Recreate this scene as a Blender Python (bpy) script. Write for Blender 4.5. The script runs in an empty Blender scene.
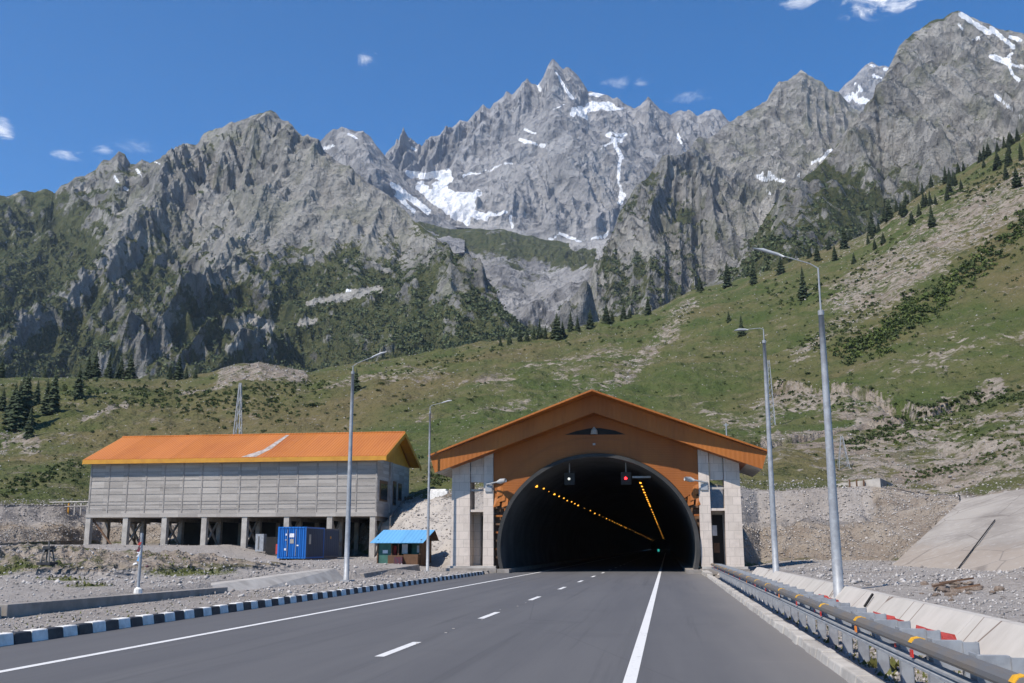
import bpy, math, random
import numpy as np
random.seed(5); rng = np.random.default_rng(5)
R = math.radians
scn = bpy.context.scene
col = scn.collection

# ------------------------------------------------------------------ survey camera
F, CH = 1000.0, 1.6
PIT = math.atan(205.5 / F); YAW = math.atan(.155 * math.cos(PIT))
FW = np.array((-math.sin(YAW) * math.cos(PIT), math.cos(YAW) * math.cos(PIT), math.sin(PIT)))
RT = np.array((math.cos(YAW), math.sin(YAW), 0.0))
UP = np.cross(RT, FW)

def ray(px, py):
    return FW + RT * ((px - 512) / F) + UP * ((341.5 - py) / F)
def azte(px, py):                       # azimuth from +Y (clockwise) and tangent of elevation
    d = ray(px, py); h = math.hypot(d[0], d[1])
    return math.atan2(d[0], d[1]), d[2] / h
def at(px, py, Y):
    d = ray(px, py); k = Y / d[1]
    return np.array((d[0] * k, Y, CH + d[2] * k))
def gz(px, py, z=0.0):
    d = ray(px, py); k = (z - CH) / d[2]
    return np.array((d[0] * k, d[1] * k, z))
def project(x, y, z):
    dx, dy, dz = x, y, z - CH
    w = dx * FW[0] + dy * FW[1] + dz * FW[2]
    w = np.maximum(w, 1e-3)
    return (512 + F * (dx * RT[0] + dy * RT[1] + dz * RT[2]) / w,
            341.5 - F * (dx * UP[0] + dy * UP[1] + dz * UP[2]) / w)

cam = bpy.data.cameras.new('camera'); camo = bpy.data.objects.new('camera', cam); col.objects.link(camo)
cam.sensor_width = 36; cam.lens = 36 * F / 1024; cam.clip_start = .1; cam.clip_end = 30000
camo.location = (0, 0, CH)
camo.rotation_euler = (R(90) + PIT, 0, YAW)
scn.camera = camo

# ------------------------------------------------------------------ noise
PERM = np.concatenate([rng.permutation(256)] * 3).astype(np.int32)
GR = rng.normal(size=(256, 3)).astype(np.float32); GR /= np.linalg.norm(GR, axis=1)[:, None]
def pn(x, y, z):
    x = np.asarray(x, np.float32); y = np.asarray(y, np.float32); z = np.asarray(z, np.float32)
    x, y, z = np.broadcast_arrays(x, y, z)
    xi = np.floor(x); yi = np.floor(y); zi = np.floor(z)
    xf = x - xi; yf = y - yi; zf = z - zi
    xi = xi.astype(np.int32) & 255; yi = yi.astype(np.int32) & 255; zi = zi.astype(np.int32) & 255
    fd = lambda t: t * t * t * (t * (t * 6 - 15) + 10)
    u, v, w = fd(xf), fd(yf), fd(zf)
    def g(a, b, c):
        h = PERM[PERM[PERM[xi + a] + yi + b] + zi + c]
        return GR[h, 0] * (xf - a) + GR[h, 1] * (yf - b) + GR[h, 2] * (zf - c)
    L = lambda a, b, t: a + t * (b - a)
    return L(L(L(g(0, 0, 0), g(1, 0, 0), u), L(g(0, 1, 0), g(1, 1, 0), u), v),
             L(L(g(0, 0, 1), g(1, 0, 1), u), L(g(0, 1, 1), g(1, 1, 1), u), v), w)
def fbm(x, y, z, o=5, gain=.5):
    s = 0; a = 1; f = 1
    for i in range(o):
        s = s + a * pn(x * f + 17.3 * i, y * f + 5.1 * i, z * f + 9.7 * i); a *= gain; f *= 2.03
    return s
def ridged(x, y, z, o=6, gain=.52, sharp=1.0):
    s = 0; a = 1; f = 1; w = 1; tot = 0
    for i in range(o):
        n = 1 - np.abs(pn(x * f + 11.3 * i, y * f + 7.7 * i, z * f + 3.1 * i)) * 2.1
        n = np.clip(n, 0, 1) ** 2 * w
        s = s + a * n; tot += a; w = np.clip(n * 1.6, .15, 1); a *= gain; f *= 2.1
    return s / tot
def sst(a, b, x):
    t = np.clip((x - a) / (b - a), 0, 1); return t * t * (3 - 2 * t)

# ------------------------------------------------------------------ materials
def newmat(name):
    m = bpy.data.materials.new(name); m.use_nodes = True
    nt = m.node_tree; return m, nt, nt.nodes['Principled BSDF']
class N:
    def __init__(s, nt): s.nt = nt
    def new(s, t, **k):
        n = s.nt.nodes.new(t)
        for a, b in k.items(): setattr(n, a, b)
        return n
    def link(s, a, b): s.nt.links.new(a, b)
    def put(s, sock, v):
        if hasattr(v, 'links') or isinstance(v, bpy.types.NodeSocket): s.link(v, sock)
        else: sock.default_value = v
    def math(s, op, a, b=0.0, c=None, clamp=False):
        n = s.new('ShaderNodeMath', operation=op, use_clamp=clamp)
        s.put(n.inputs[0], a); s.put(n.inputs[1], b)
        if c is not None: s.put(n.inputs[2], c)
        return n.outputs[0]
    def mix(s, f, a, b):
        n = s.new('ShaderNodeMix', data_type='RGBA')
        s.put(n.inputs[0], f); s.put(n.inputs[6], tuple(a) + (1,) if isinstance(a, (tuple, list)) else a)
        s.put(n.inputs[7], tuple(b) + (1,) if isinstance(b, (tuple, list)) else b)
        return n.outputs[2]
    def step(s, v, a, b):
        n = s.new('ShaderNodeMapRange', interpolation_type='SMOOTHSTEP')
        s.put(n.inputs[0], v); n.inputs[1].default_value = a; n.inputs[2].default_value = b
        return n.outputs[0]
    def noise(s, vec, scale, detail=4, rough=.55, dist=0.0):
        n = s.new('ShaderNodeTexNoise'); s.put(n.inputs['Vector'], vec)
        n.inputs['Scale'].default_value = scale; n.inputs['Detail'].default_value = detail
        n.inputs['Roughness'].default_value = rough; n.inputs['Distortion'].default_value = dist
        return n.outputs[0]
    def pos(s): return s.new('ShaderNodeNewGeometry').outputs['Position']
    def obj(s): return s.new('ShaderNodeTexCoord').outputs['Object']
    def scale(s, v, sc):
        n = s.new('ShaderNodeMapping'); s.put(n.inputs[0], v); n.inputs['Scale'].default_value = sc; return n.outputs[0]
    def attr(s, name):
        n = s.new('ShaderNodeAttribute', attribute_name=name); x = s.new('ShaderNodeSeparateColor'); s.link(n.outputs['Color'], x.inputs[0])
        return list(x.outputs) + [n.outputs['Alpha']]
    def bump(s, h, strength, dist, bsdf):
        n = s.new('ShaderNodeBump'); n.inputs['Strength'].default_value = strength; n.inputs['Distance'].default_value = dist
        s.put(n.inputs['Height'], h); s.link(n.outputs[0], bsdf.inputs['Normal'])
def plain(name, c, c2=None, sc=3.0, rough=.8, metal=0.0, streak=None, bump=0.0, world=False, lo=.35, hi=.65, spec=.4):
    m, nt, b = newmat(name); n = N(nt)
    b.inputs['Roughness'].default_value = rough; b.inputs['Metallic'].default_value = metal
    b.inputs['Specular IOR Level'].default_value = spec
    v = n.pos() if world else n.obj()
    if c2 is None: c2 = tuple(x * .72 for x in c)
    if streak: v = n.scale(v, streak)
    f = n.noise(v, sc, 6, .62)
    n.put(b.inputs['Base Color'], n.mix(n.step(f, lo, hi), c, c2))
    if bump: n.bump(n.noise(v, sc * 4, 5, .6), .6, bump, b)
    return m
def emit(name, c, s):
    m, nt, b = newmat(name)
    b.inputs['Base Color'].default_value = (*c, 1); b.inputs['Emission Color'].default_value = (*c, 1); b.inputs['Emission Strength'].default_value = s
    return m
M = {}
M['galv'] = plain('galvanised_steel', (.34, .35, .36), (.26, .265, .275), 6, .55, .2)
M['rail_dark'] = plain('weathered_rail_steel', (.14, .14, .143), (.17, .145, .12), 5, .5, .2, streak=(1, .3, 1))
M['white_paint'] = plain('white_paint', (.80, .775, .73), (.58, .56, .52), 4, .6)
M['black_paint'] = plain('black_paint', (.02, .02, .025), (.05, .05, .05), 5, .55)
M['yellow'] = plain('yellow_reflector', (.75, .40, .02), (.6, .3, .02), 8, .4)
M['red'] = plain('red_reflector', (.55, .03, .02), (.4, .02, .02), 8, .35)
M['redcloth'] = plain('red_cloth', (.42, .055, .04), (.28, .035, .03), 6, .85)
M['conc'] = plain('pale_concrete', (.42, .39, .35), (.30, .275, .245), 1.2, .9, bump=.02, world=True)
M['conc_wall'] = plain('old_concrete', (.29, .26, .23), (.20, .178, .155), 1.5, .9, bump=.02, world=True)
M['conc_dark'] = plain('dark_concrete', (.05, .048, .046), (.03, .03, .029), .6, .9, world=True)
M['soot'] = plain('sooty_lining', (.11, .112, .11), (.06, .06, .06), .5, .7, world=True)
M['orange_roof'] = None
M['wood'] = plain('rough_timber', (.16, .09, .05), (.09, .05, .03), 4, .85)
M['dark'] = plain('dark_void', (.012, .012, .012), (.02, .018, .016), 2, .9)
M['glass'] = plain('window_glass', (.02, .025, .03), (.03, .03, .035), 1, .12)
M['frame_brown'] = plain('brown_frame', (.13, .065, .03), (.09, .045, .02), 4, .6)
M['yellow_board'] = plain('yellow_board', (.52, .25, .025), (.44, .20, .02), 1.2, .6, world=True)
M['blue_tin'] = plain('blue_tin', (.12, .36, .66), (.10, .31, .58), 1.5, .45, world=True)
M['green_paint'] = plain('green_panel', (.05, .15, .115), (.035, .10, .08), 2, .7)
M['navy'] = plain('navy_steel', (.035, .055, .10), (.05, .045, .05), 1.5, .55, world=True, lo=.45, hi=.8)
M['trunk'] = plain('bark', (.10, .07, .05), (.06, .045, .03), 3, .9)
M['lamp_white'] = plain('lamp_shell', (.40, .41, .42), (.33, .34, .35), 4, .4)
M['paper'] = plain('white_sheet', (.72, .72, .74), (.6, .6, .62), 4, .8)
M['skin_cloth'] = plain('dark_rag', (.05, .045, .06), (.12, .02, .03), 7, .9)

def m_corr(name, c, c2, period, axis=0, world=True, depth=.03, patch=None):
    m, nt, b = newmat(name); n = N(nt); v = n.pos() if world else n.obj()
    s = n.new('ShaderNodeSeparateXYZ'); n.put(s.inputs[0], v)
    w = n.math('SINE', n.math('MULTIPLY', s.outputs[axis], 2 * math.pi / period))
    f = n.step(n.noise(n.scale(v, (1, .3, .3)), .35, 6, .65), .35, .7)
    c_ = n.mix(f, c, c2)
    sk = n.noise(n.scale(v, (2.6, .12, .12)), 1, 6, .7)
    c_ = n.mix(n.math('MULTIPLY', n.step(sk, .5, .75), .35), c_, tuple(x * .62 for x in c2))
    c_ = n.mix(n.math('MULTIPLY', n.step(n.noise(v, .8, 6, .7), .58, .75), .25), c_, tuple(x * .8 + .06 for x in c))
    if patch:                                        # whole sheets of a slightly different batch
        k = n.new('ShaderNodeTexWhiteNoise', noise_dimensions='1D')
        n.put(k.inputs['W'], n.math('FLOOR', n.math('MULTIPLY', s.outputs[axis], 1 / patch)))
        c_ = n.mix(n.math('MULTIPLY', k.outputs[0], .35), c_, tuple(x * 1.35 + .02 for x in c))
    n.put(b.inputs['Base Color'], c_); b.inputs['Roughness'].default_value = .55
    b.inputs['Specular IOR Level'].default_value = .3
    n.bump(w, .5, depth, b); return m
M['orange_roof'] = m_corr('orange_roof_sheet', (.40, .132, .022), (.33, .10, .018), .3, 0, patch=3.1)
M['orange_clad'] = m_corr('orange_cladding', (.31, .10, .018), (.23, .07, .014), .11, 2, depth=.004)
M['orange_fascia'] = m_corr('orange_fascia_sheet', (.37, .122, .021), (.29, .09, .016), .28, 0, depth=.012)
M['blue_steel'] = m_corr('blue_container_steel', (.012, .13, .44), (.012, .11, .37), .28, 0, depth=.05)
M['navy_shade_corr'] = m_corr('navy_shaded_steel', (.05, .075, .13), (.045, .06, .10), .28, 1, depth=.05)

def m_stone():
    m, nt, b = newmat('stone_tile'); n = N(nt); v = n.pos()
    s = n.new('ShaderNodeSeparateXYZ'); n.put(s.inputs[0], v)
    cmb = n.new('ShaderNodeCombineXYZ')
    n.put(cmb.inputs[0], n.math('ADD', s.outputs[0], s.outputs[1])); n.put(cmb.inputs[1], s.outputs[2])
    br = n.new('ShaderNodeTexBrick'); n.link(cmb.outputs[0], br.inputs['Vector'])
    br.inputs['Color1'].default_value = (.58, .50, .43, 1); br.inputs['Color2'].default_value = (.51, .44, .375, 1)
    br.inputs['Mortar'].default_value = (.36, .31, .265, 1); br.inputs['Scale'].default_value = 1
    br.inputs['Brick Width'].default_value = .62; br.inputs['Row Height'].default_value = .52; br.inputs['Mortar Size'].default_value = .012
    f = n.step(n.noise(v, 1.5, 6, .65), .4, .75)
    n.put(b.inputs['Base Color'], n.mix(n.math('MULTIPLY', f, .4), br.outputs[0], (.30, .25, .21)))
    b.inputs['Roughness'].default_value = .75; return m
M['stone'] = m_stone()

def m_panelwall():                                    # cast panels: grey render, board lines, stains
    m, nt, b = newmat('grey_cast_panels'); n = N(nt); v = n.pos()
    f = n.noise(n.scale(v, (.35, .35, 2.2)), 1.0, 7, .65)
    g = n.noise(n.scale(v, (2.5, 2.5, .5)), 1.0, 5, .6)
    h = n.noise(v, 9, 4, .6)
    c = n.mix(n.step(f, .3, .7), (.30, .275, .25), (.43, .40, .365))
    c = n.mix(n.math('MULTIPLY', n.step(g, .5, .8), .5), c, (.24, .215, .19))
    c = n.mix(n.math('MULTIPLY', n.step(h, .45, .75), .35), c, (.18, .165, .15))
    s = n.new('ShaderNodeSeparateXYZ'); n.put(s.inputs[0], v); cm = n.new('ShaderNodeCombineXYZ'); n.put(cm.inputs[0], n.math('ADD', s.outputs[0], s.outputs[1])); n.put(cm.inputs[1], s.outputs[2])
    br = n.new('ShaderNodeTexBrick'); n.link(cm.outputs[0], br.inputs['Vector']); br.inputs['Scale'].default_value = 1; br.inputs['Brick Width'].default_value = 1.93; br.inputs['Row Height'].default_value = .31; br.inputs['Mortar Size'].default_value = .012
    br.offset = 0; br.inputs['Color1'].default_value = (.40, .36, .315, 1); br.inputs['Color2'].default_value = (.15, .132, .113, 1); br.inputs['Mortar'].default_value = (.16, .145, .13, 1); br.inputs['Bias'].default_value = -.1
    c = n.mix(.5, c, br.outputs[0])
    n.put(b.inputs['Base Color'], c); b.inputs['Roughness'].default_value = .9
    n.bump(h, .5, .03, b); return m
M['panel'] = m_panelwall()
M['rib'] = plain('panel_rib', (.32, .295, .27), (.22, .20, .18), 1.5, .9, world=True)

def m_asphalt():
    m, nt, b = newmat('asphalt'); n = N(nt); v = n.pos()
    f = n.step(n.noise(n.scale(v, (.9, .05, 1)), 1, 5, .6), .3, .7)
    g = n.noise(v, 60, 3, .7); g2 = n.noise(v, .35, 6, .6)
    s = n.new('ShaderNodeSeparateXYZ'); n.put(s.inputs[0], v)
    c = n.mix(f, (.078, .077, .081), (.098, .096, .098))
    c = n.mix(n.math('MULTIPLY', n.step(g, .35, .75), .4), c, (.14, .137, .135))
    c = n.mix(n.math('MULTIPLY', n.step(g2, .55, .75), .35), c, (.065, .064, .068))
    st = n.noise(n.scale(v, (2.2, .035, 1)), 1, 6, .7)
    c = n.mix(n.math('MULTIPLY', n.step(st, .52, .70), .5), c, (.055, .054, .057))
    tr = n.noise(n.scale(v, (.12, 1.6, 1)), 1, 5, .75)
    c = n.mix(n.math('MULTIPLY', n.math('MULTIPLY', n.step(tr, .60, .70), n.step(s.outputs[0], -.3, .8)), .55), c, (.17, .16, .15))
    ck = n.new('ShaderNodeTexVoronoi', feature='DISTANCE_TO_EDGE'); n.put(ck.inputs['Vector'], n.scale(v, (.16, .07, 1))); ck.inputs['Scale'].default_value = 1
    c = n.mix(n.math('MULTIPLY', n.step(ck.outputs[0], .003, .001), .22), c, (.04, .04, .042))
    # dusty shoulders beside the kerbs
    e = n.noise(n.scale(v, (.6, .15, 1)), 1, 6, .65)
    dl = n.step(n.math('ADD', s.outputs[0], n.math('MULTIPLY', e, 1.4)), 1.0, 2.9)
    c = n.mix(n.math('MULTIPLY', dl, .6), c, (.19, .175, .16))
    n.put(b.inputs['Base Color'], c); b.inputs['Roughness'].default_value = .82; b.inputs['Specular IOR Level'].default_value = .3
    n.bump(g, .35, .004, b); return m
M['asphalt'] = m_asphalt()
def m_line():
    m, nt, b = newmat('road_paint'); n = N(nt); v = n.pos()
    f = n.noise(v, 14, 6, .7); g = n.noise(v, .8, 4, .6)
    k = n.step(n.math('ADD', f, n.math('MULTIPLY', g, .35)), .72, .92)
    n.put(b.inputs['Base Color'], n.mix(k, (.62, .61, .59), (.24, .235, .23))); b.inputs['Roughness'].default_value = .7; return m
M['line'] = m_line()

def m_ground():
    # channels of 'mask': R bare soil/rubble on the hill, G grass on the flats, B distance from hill (0 flat, 1 hill)
    m, nt, b = newmat('hill_and_gravel'); n = N(nt); v = n.pos(); a = n.attr('mask')
    big = n.noise(v, .012, 5, .6); mid = n.noise(v, .07, 6, .65); fin = n.noise(v, .45, 6, .7); vf = n.noise(v, 3.5, 6, .75)
    tiny = n.noise(v, 18, 4, .75)
    grass = n.mix(n.step(mid, .35, .65), (.064, .088, .024), (.112, .112, .044))
    grass = n.mix(n.math('MULTIPLY', n.step(big, .42, .66), .65), grass, (.165, .122, .062))
    grass = n.mix(n.math('MULTIPLY', n.step(fin, .50, .72), .55), grass, (.035, .048, .014))
    grass = n.mix(n.math('MULTIPLY', n.step(n.noise(v, .22, 5, .7), .60, .72), .6), grass, (.24, .19, .14))
    vor = n.new('ShaderNodeTexVoronoi'); n.put(vor.inputs['Vector'], v); vor.inputs['Scale'].default_value = .8
    spk = n.noise(v, .28, 7, .85)
    grass = n.mix(n.math('MULTIPLY', n.step(spk, .57, .70), .75), grass, (.22, .185, .145))
    grass = n.mix(n.math('MULTIPLY', n.step(spk, .46, .34), .75), grass, (.032, .043, .015))
    soil = n.mix(n.step(fin, .3, .7), (.20, .16, .125), (.33, .285, .235))
    soil = n.mix(n.math('MULTIPLY', n.step(vf, .5, .7), .5), soil, (.36, .325, .29))
    soil = n.mix(n.math('MULTIPLY', n.step(n.noise(v, .16, 7, .8), .50, .58), n.math('MULTIPLY', n.step(a[0], 1.15, .9), .85)), soil, (.075, .082, .030))
    soil = n.mix(n.math('MULTIPLY', n.step(mid, .5, .7), .5), soil, (.16, .12, .09))
    k = n.step(n.math('ADD', a[0], n.math('ADD', n.math('MULTIPLY', n.math('SUBTRACT', fin, .5), 2.2), n.math('MULTIPLY', n.math('SUBTRACT', mid, .5), 1.6))), .38, .66)
    hill = n.mix(k, grass, soil)
    gr = n.mix(n.step(vf, .3, .7), (.24, .215, .19), (.33, .30, .275))
    gr = n.mix(n.math('MULTIPLY', n.step(tiny, .45, .75), .6), gr, (.45, .425, .40))
    gr = n.mix(n.math('MULTIPLY', n.step(tiny, .55, .28), .5), gr, (.13, .115, .10))
    gr = n.mix(n.math('MULTIPLY', n.step(n.noise(v, .12, 5, .6), .45, .7), .65), gr, (.21, .18, .155))
    gr = n.mix(n.math('MULTIPLY', a[3], n.step(n.noise(v, .5, 6, .7), .25, .6)), gr, (.40, .36, .315))
    kg = n.step(n.math('ADD', a[1], n.math('MULTIPLY', n.math('SUBTRACT', vf, .5), .9)), .45, .6)
    flat = n.mix(kg, gr, (.10, .11, .035))
    kb = n.step(n.math('ADD', a[2], n.math('MULTIPLY', n.math('SUBTRACT', fin, .5), .5)), .4, .6)
    n.put(b.inputs['Base Color'], n.mix(kb, flat, hill)); b.inputs['Roughness'].default_value = .95
    b.inputs['Specular IOR Level'].default_value = .15
    hb_ = n.math('MULTIPLY', a[2], n.math('ADD', n.math('MULTIPLY', n.noise(v, .16, 6, .7), 3.0), n.math('MULTIPLY', fin, .8)))
    n.bump(n.math('ADD', hb_, n.math('ADD', n.math('MULTIPLY', fin, .35), n.math('MULTIPLY', vf, .10))), 1.0, 1.0, b); return m
M['ground'] = m_ground()

def m_mount(name, tint=(1, 1, 1), vegc=((.058, .070, .028), (.098, .100, .044)), s=1.0, moss=0.0):
    m, nt, b = newmat(name); n = N(nt); v = n.pos(); a = n.attr('mask')
    big = n.noise(v, .006 * s, 6, .6); mid = n.noise(v, .03 * s, 7, .68, .6); fin = n.noise(v, .15 * s, 6, .7)
    str_ = n.noise(n.scale(v, (1, 1, .25)), .02 * s, 7, .7, 1.0)
    t = lambda c: tuple(x * y for x, y in zip(c, tint))
    rock = n.mix(n.step(mid, .33, .67), t((.20, .196, .19)), t((.37, .36, .345)))
    rock = n.mix(n.math('MULTIPLY', n.step(str_, .52, .68), .7), rock, t((.10, .098, .098)))
    rock = n.mix(n.math('MULTIPLY', n.step(big, .5, .66), .45), rock, t((.45, .435, .415)))
    rock = n.mix(n.math('MULTIPLY', n.step(fin, .55, .75), .5), rock, t((.50, .48, .455)))
    vo = n.new('ShaderNodeTexVoronoi'); ad = n.new('ShaderNodeVectorMath', operation='ADD')
    nv = n.new('ShaderNodeTexNoise'); n.put(nv.inputs['Vector'], v); nv.inputs['Scale'].default_value = .03 * s; nv.inputs['Detail'].default_value = 4
    sc_ = n.new('ShaderNodeVectorMath', operation='SCALE'); n.put(sc_.inputs[0], nv.outputs['Color']); sc_.inputs['Scale'].default_value = 30 / s
    n.put(ad.inputs[0], n.scale(v, (1, 1, .7))); n.put(ad.inputs[1], sc_.outputs[0]); n.put(vo.inputs['Vector'], ad.outputs[0]); vo.inputs['Scale'].default_value = .055 * s
    cs = n.new('ShaderNodeSeparateColor'); n.put(cs.inputs[0], vo.outputs['Color'])
    rock = n.mix(n.math('MULTIPLY', n.step(cs.outputs[0], .55, 1), .5), rock, t((.115, .112, .11)))
    rock = n.mix(n.math('MULTIPLY', n.step(cs.outputs[1], .6, 1), .5), rock, t((.50, .485, .465)))
    vd = vo.outputs['Distance']
    rock = n.mix(n.math('MULTIPLY', n.step(fin, .42, .30), .6), rock, t((.09, .088, .088)))
    if moss:
        mo = n.noise(n.scale(v, (1, 1, .6)), .018, 7, .75)
        rock = n.mix(n.math('MULTIPLY', n.step(mo, .47, .62), moss), rock, (.105, .115, .055))
    rock = n.mix(a[2], rock, n.mix(n.step(fin, .35, .65), t((.47, .455, .43)), t((.34, .328, .31))))
    veg = n.mix(n.step(fin, .38, .62), vegc[0], vegc[1])
    veg = n.mix(n.math('MULTIPLY', n.step(mid, .5, .68), .6), veg, (.036, .052, .022))
    k = n.step(n.math('ADD', a[0], n.math('ADD', n.math('MULTIPLY', n.math('SUBTRACT', fin, .5), 1.5), n.math('MULTIPLY', n.math('SUBTRACT', mid, .5), 2.2))), .36, .66)
    c = n.mix(k, rock, veg)
    ks = n.step(n.math('ADD', a[1], n.math('MULTIPLY', n.math('SUBTRACT', fin, .5), .5)), .45, .55)
    c = n.mix(ks, c, (.82, .83, .85))
    n.put(b.inputs['Base Color'], c); b.inputs['Roughness'].default_value = .95; b.inputs['Specular IOR Level'].default_value = .1
    n.bump(n.math('ADD', n.math('ADD', mid, n.math('MULTIPLY', fin, .5)), n.math('MULTIPLY', vd, .5)), 1.0, 12.0 / s, b); return m

def m_leaf(name, c1, c2):
    m, nt, b = newmat(name); n = N(nt)
    g = n.new('ShaderNodeNewGeometry'); oi = n.new('ShaderNodeObjectInfo')
    f = n.math('MULTIPLY_ADD', g.outputs['Random Per Island'], .7, n.math('MULTIPLY', oi.outputs['Random'], .3))
    n.put(b.inputs['Base Color'], n.mix(f, c1, c2)); b.inputs['Roughness'].default_value = .8; b.inputs['Specular IOR Level'].default_value = .2
    return m
M['spruce'] = m_leaf('spruce_needles', (.030, .045, .022), (.068, .086, .042))
M['shrub'] = m_leaf('shrub_leaves', (.032, .050, .018), (.085, .105, .034))
M['shrubL'] = m_leaf('bright_shrub_leaves', (.058, .085, .02), (.12, .145, .038))
M['forest'] = m_leaf('broadleaf_scrub', (.036, .054, .025), (.12, .14, .062))
M['grassy'] = m_leaf('grass_tuft', (.07, .085, .02), (.14, .13, .045))
def m_rock():
    m, nt, b = newmat('loose_rock'); n = N(nt); v = n.obj(); oi = n.new('ShaderNodeObjectInfo')
    c = n.mix(n.step(n.noise(v, 2.5, 6, .7), .35, .65), (.22, .195, .175), (.36, .33, .305))
    c = n.mix(n.math('MULTIPLY', oi.outputs['Random'], .5), c, (.24, .215, .20))
    n.put(b.inputs['Base Color'], c); b.inputs['Roughness'].default_value = .95; n.bump(n.noise(v, 6, 5, .7), .8, .08, b); return m
M['rock'] = m_rock()
M['rockbrown'] = plain('brown_rubble', (.20, .155, .12), (.11, .08, .06), 3, .95)
def m_gravel():
    m, nt, b = newmat('gravel_stones'); n = N(nt); g = n.new('ShaderNodeNewGeometry')
    c = n.mix(g.outputs['Random Per Island'], (.17, .15, .135), (.46, .43, .40))
    n.put(b.inputs['Base Color'], c); b.inputs['Roughness'].default_value = .95; return m
M['gravel'] = m_gravel()

# ------------------------------------------------------------------ mesh helpers
class MB:
    def __init__(s): s.v = []; s.f = []; s.mi = []
    def quad(s, *p, mi=0):
        i = len(s.v); s.v += [tuple(map(float, q)) for q in p]; s.f.append(tuple(range(i, i + len(p)))); s.mi.append(mi); return s
    def box(s, x0, x1, y0, y1, z0, z1, mi=0):
        i = len(s.v)
        s.v += [(x0, y0, z0), (x1, y0, z0), (x1, y1, z0), (x0, y1, z0), (x0, y0, z1), (x1, y0, z1), (x1, y1, z1), (x0, y1, z1)]
        for f in ((0, 3, 2, 1), (4, 5, 6, 7), (0, 1, 5, 4), (1, 2, 6, 5), (2, 3, 7, 6), (3, 0, 4, 7)):
            s.f.append(tuple(i + k for k in f)); s.mi.append(mi)
        return s
    def hexa(s, b, t, mi=0):                           # 4 bottom, 4 top points (counter-clockwise from above)
        i = len(s.v); s.v += [tuple(map(float, q)) for q in list(b) + list(t)]
        for f in ((0, 3, 2, 1), (4, 5, 6, 7), (0, 1, 5, 4), (1, 2, 6, 5), (2, 3, 7, 6), (3, 0, 4, 7)):
            s.f.append(tuple(i + k for k in f)); s.mi.append(mi)
        return s
    def prism(s, poly, y0, y1, mi=0):                  # polygon in (x,z) extruded along y
        n = len(poly); i = len(s.v)
        s.v += [(x, y0, z) for x, z in poly] + [(x, y1, z) for x, z in poly]
        s.f.append(tuple(range(i, i + n))); s.f.append(tuple(range(i + 2 * n - 1, i + n - 1, -1))); s.mi += [mi, mi]
        for k in range(n):
            s.f.append((i + k, i + n + k, i + n + (k + 1) % n, i + (k + 1) % n)); s.mi.append(mi)
        return s
    def tube(s, path, rad, n=10, cap=True, mi=0):
        path = [np.array(p, float) for p in path]
        if not isinstance(rad, (list, tuple)): rad = [rad] * len(path)
        i0 = len(s.v)
        for k, p in enumerate(path):
            d = path[min(k + 1, len(path) - 1)] - path[max(k - 1, 0)]; d /= np.linalg.norm(d)
            u = np.cross(d, (0, 0, 1)) if abs(d[2]) < .9 else np.cross(d, (0, 1, 0)); u /= np.linalg.norm(u); w = np.cross(u, d)
            for j in range(n):
                a = 2 * math.pi * (j + .5) / n; s.v.append(tuple(p + rad[k] * (math.cos(a) * u + math.sin(a) * w)))
        for k in range(len(path) - 1):
            for j in range(n):
                a = i0 + k * n + j; b = i0 + k * n + (j + 1) % n
                s.f.append((a, b, b + n, a + n)); s.mi.append(mi)
        if cap:
            s.f.append(tuple(i0 + j for j in range(n))); s.mi.append(mi)
            e = i0 + (len(path) - 1) * n; s.f.append(tuple(e + n - 1 - j for j in range(n))); s.mi.append(mi)
        return s
    def bar(s, a, b, w, d=None, mi=0):
        return s.tube([a, b], (w / 2) * 1.41, 4, mi=mi)
    def build(s, name, m, parent=None, smooth=False, bevel=0.0):
        me = bpy.data.meshes.new(name)
        o0 = np.array(parent.location) if parent is not None else np.zeros(3)
        if parent is not None and parent.parent is not None: o0 = o0 + np.array(parent.parent.location)
        V = np.array(s.v) - o0
        me.from_pydata(V.tolist(), [], s.f)
        for x in (m if isinstance(m, (list, tuple)) else [m]): me.materials.append(x)
        if isinstance(m, (list, tuple)): me.polygons.foreach_set('material_index', s.mi)
        if smooth: me.polygons.foreach_set('use_smooth', [True] * len(me.polygons))
        me.update(); o = bpy.data.objects.new(name, me); col.objects.link(o)
        if parent is not None: o.parent = parent
        if bevel:
            b = o.modifiers.new('bevel', 'BEVEL'); b.width = bevel; b.segments = 2; b.limit_method = 'ANGLE'
        return o
def tag(o, label=None, cat=None, group=None, kind=None):
    if label: o['label'] = label
    if cat: o['category'] = cat
    if group: o['group'] = group
    if kind: o['kind'] = kind
    return o
def thing(name, label, cat, loc=(0, 0, 0), group=None):
    o = bpy.data.objects.new(name, None); col.objects.link(o); o.location = loc; o.empty_display_size = .3
    return tag(o, label, cat, group)
def dup(o, loc=None, rz=None, sc=None, label=None, parent=None):
    c = o.copy(); col.objects.link(c)
    if parent is not None: c.parent = parent
    if loc is not None: c.location = loc
    if rz is not None: c.rotation_euler = (0, 0, rz)
    if sc is not None: c.scale = (sc, sc, sc) if not isinstance(sc, tuple) else sc
    if label: c['label'] = label
    for ch in o.children: dup(ch, parent=c)
    return c
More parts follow.
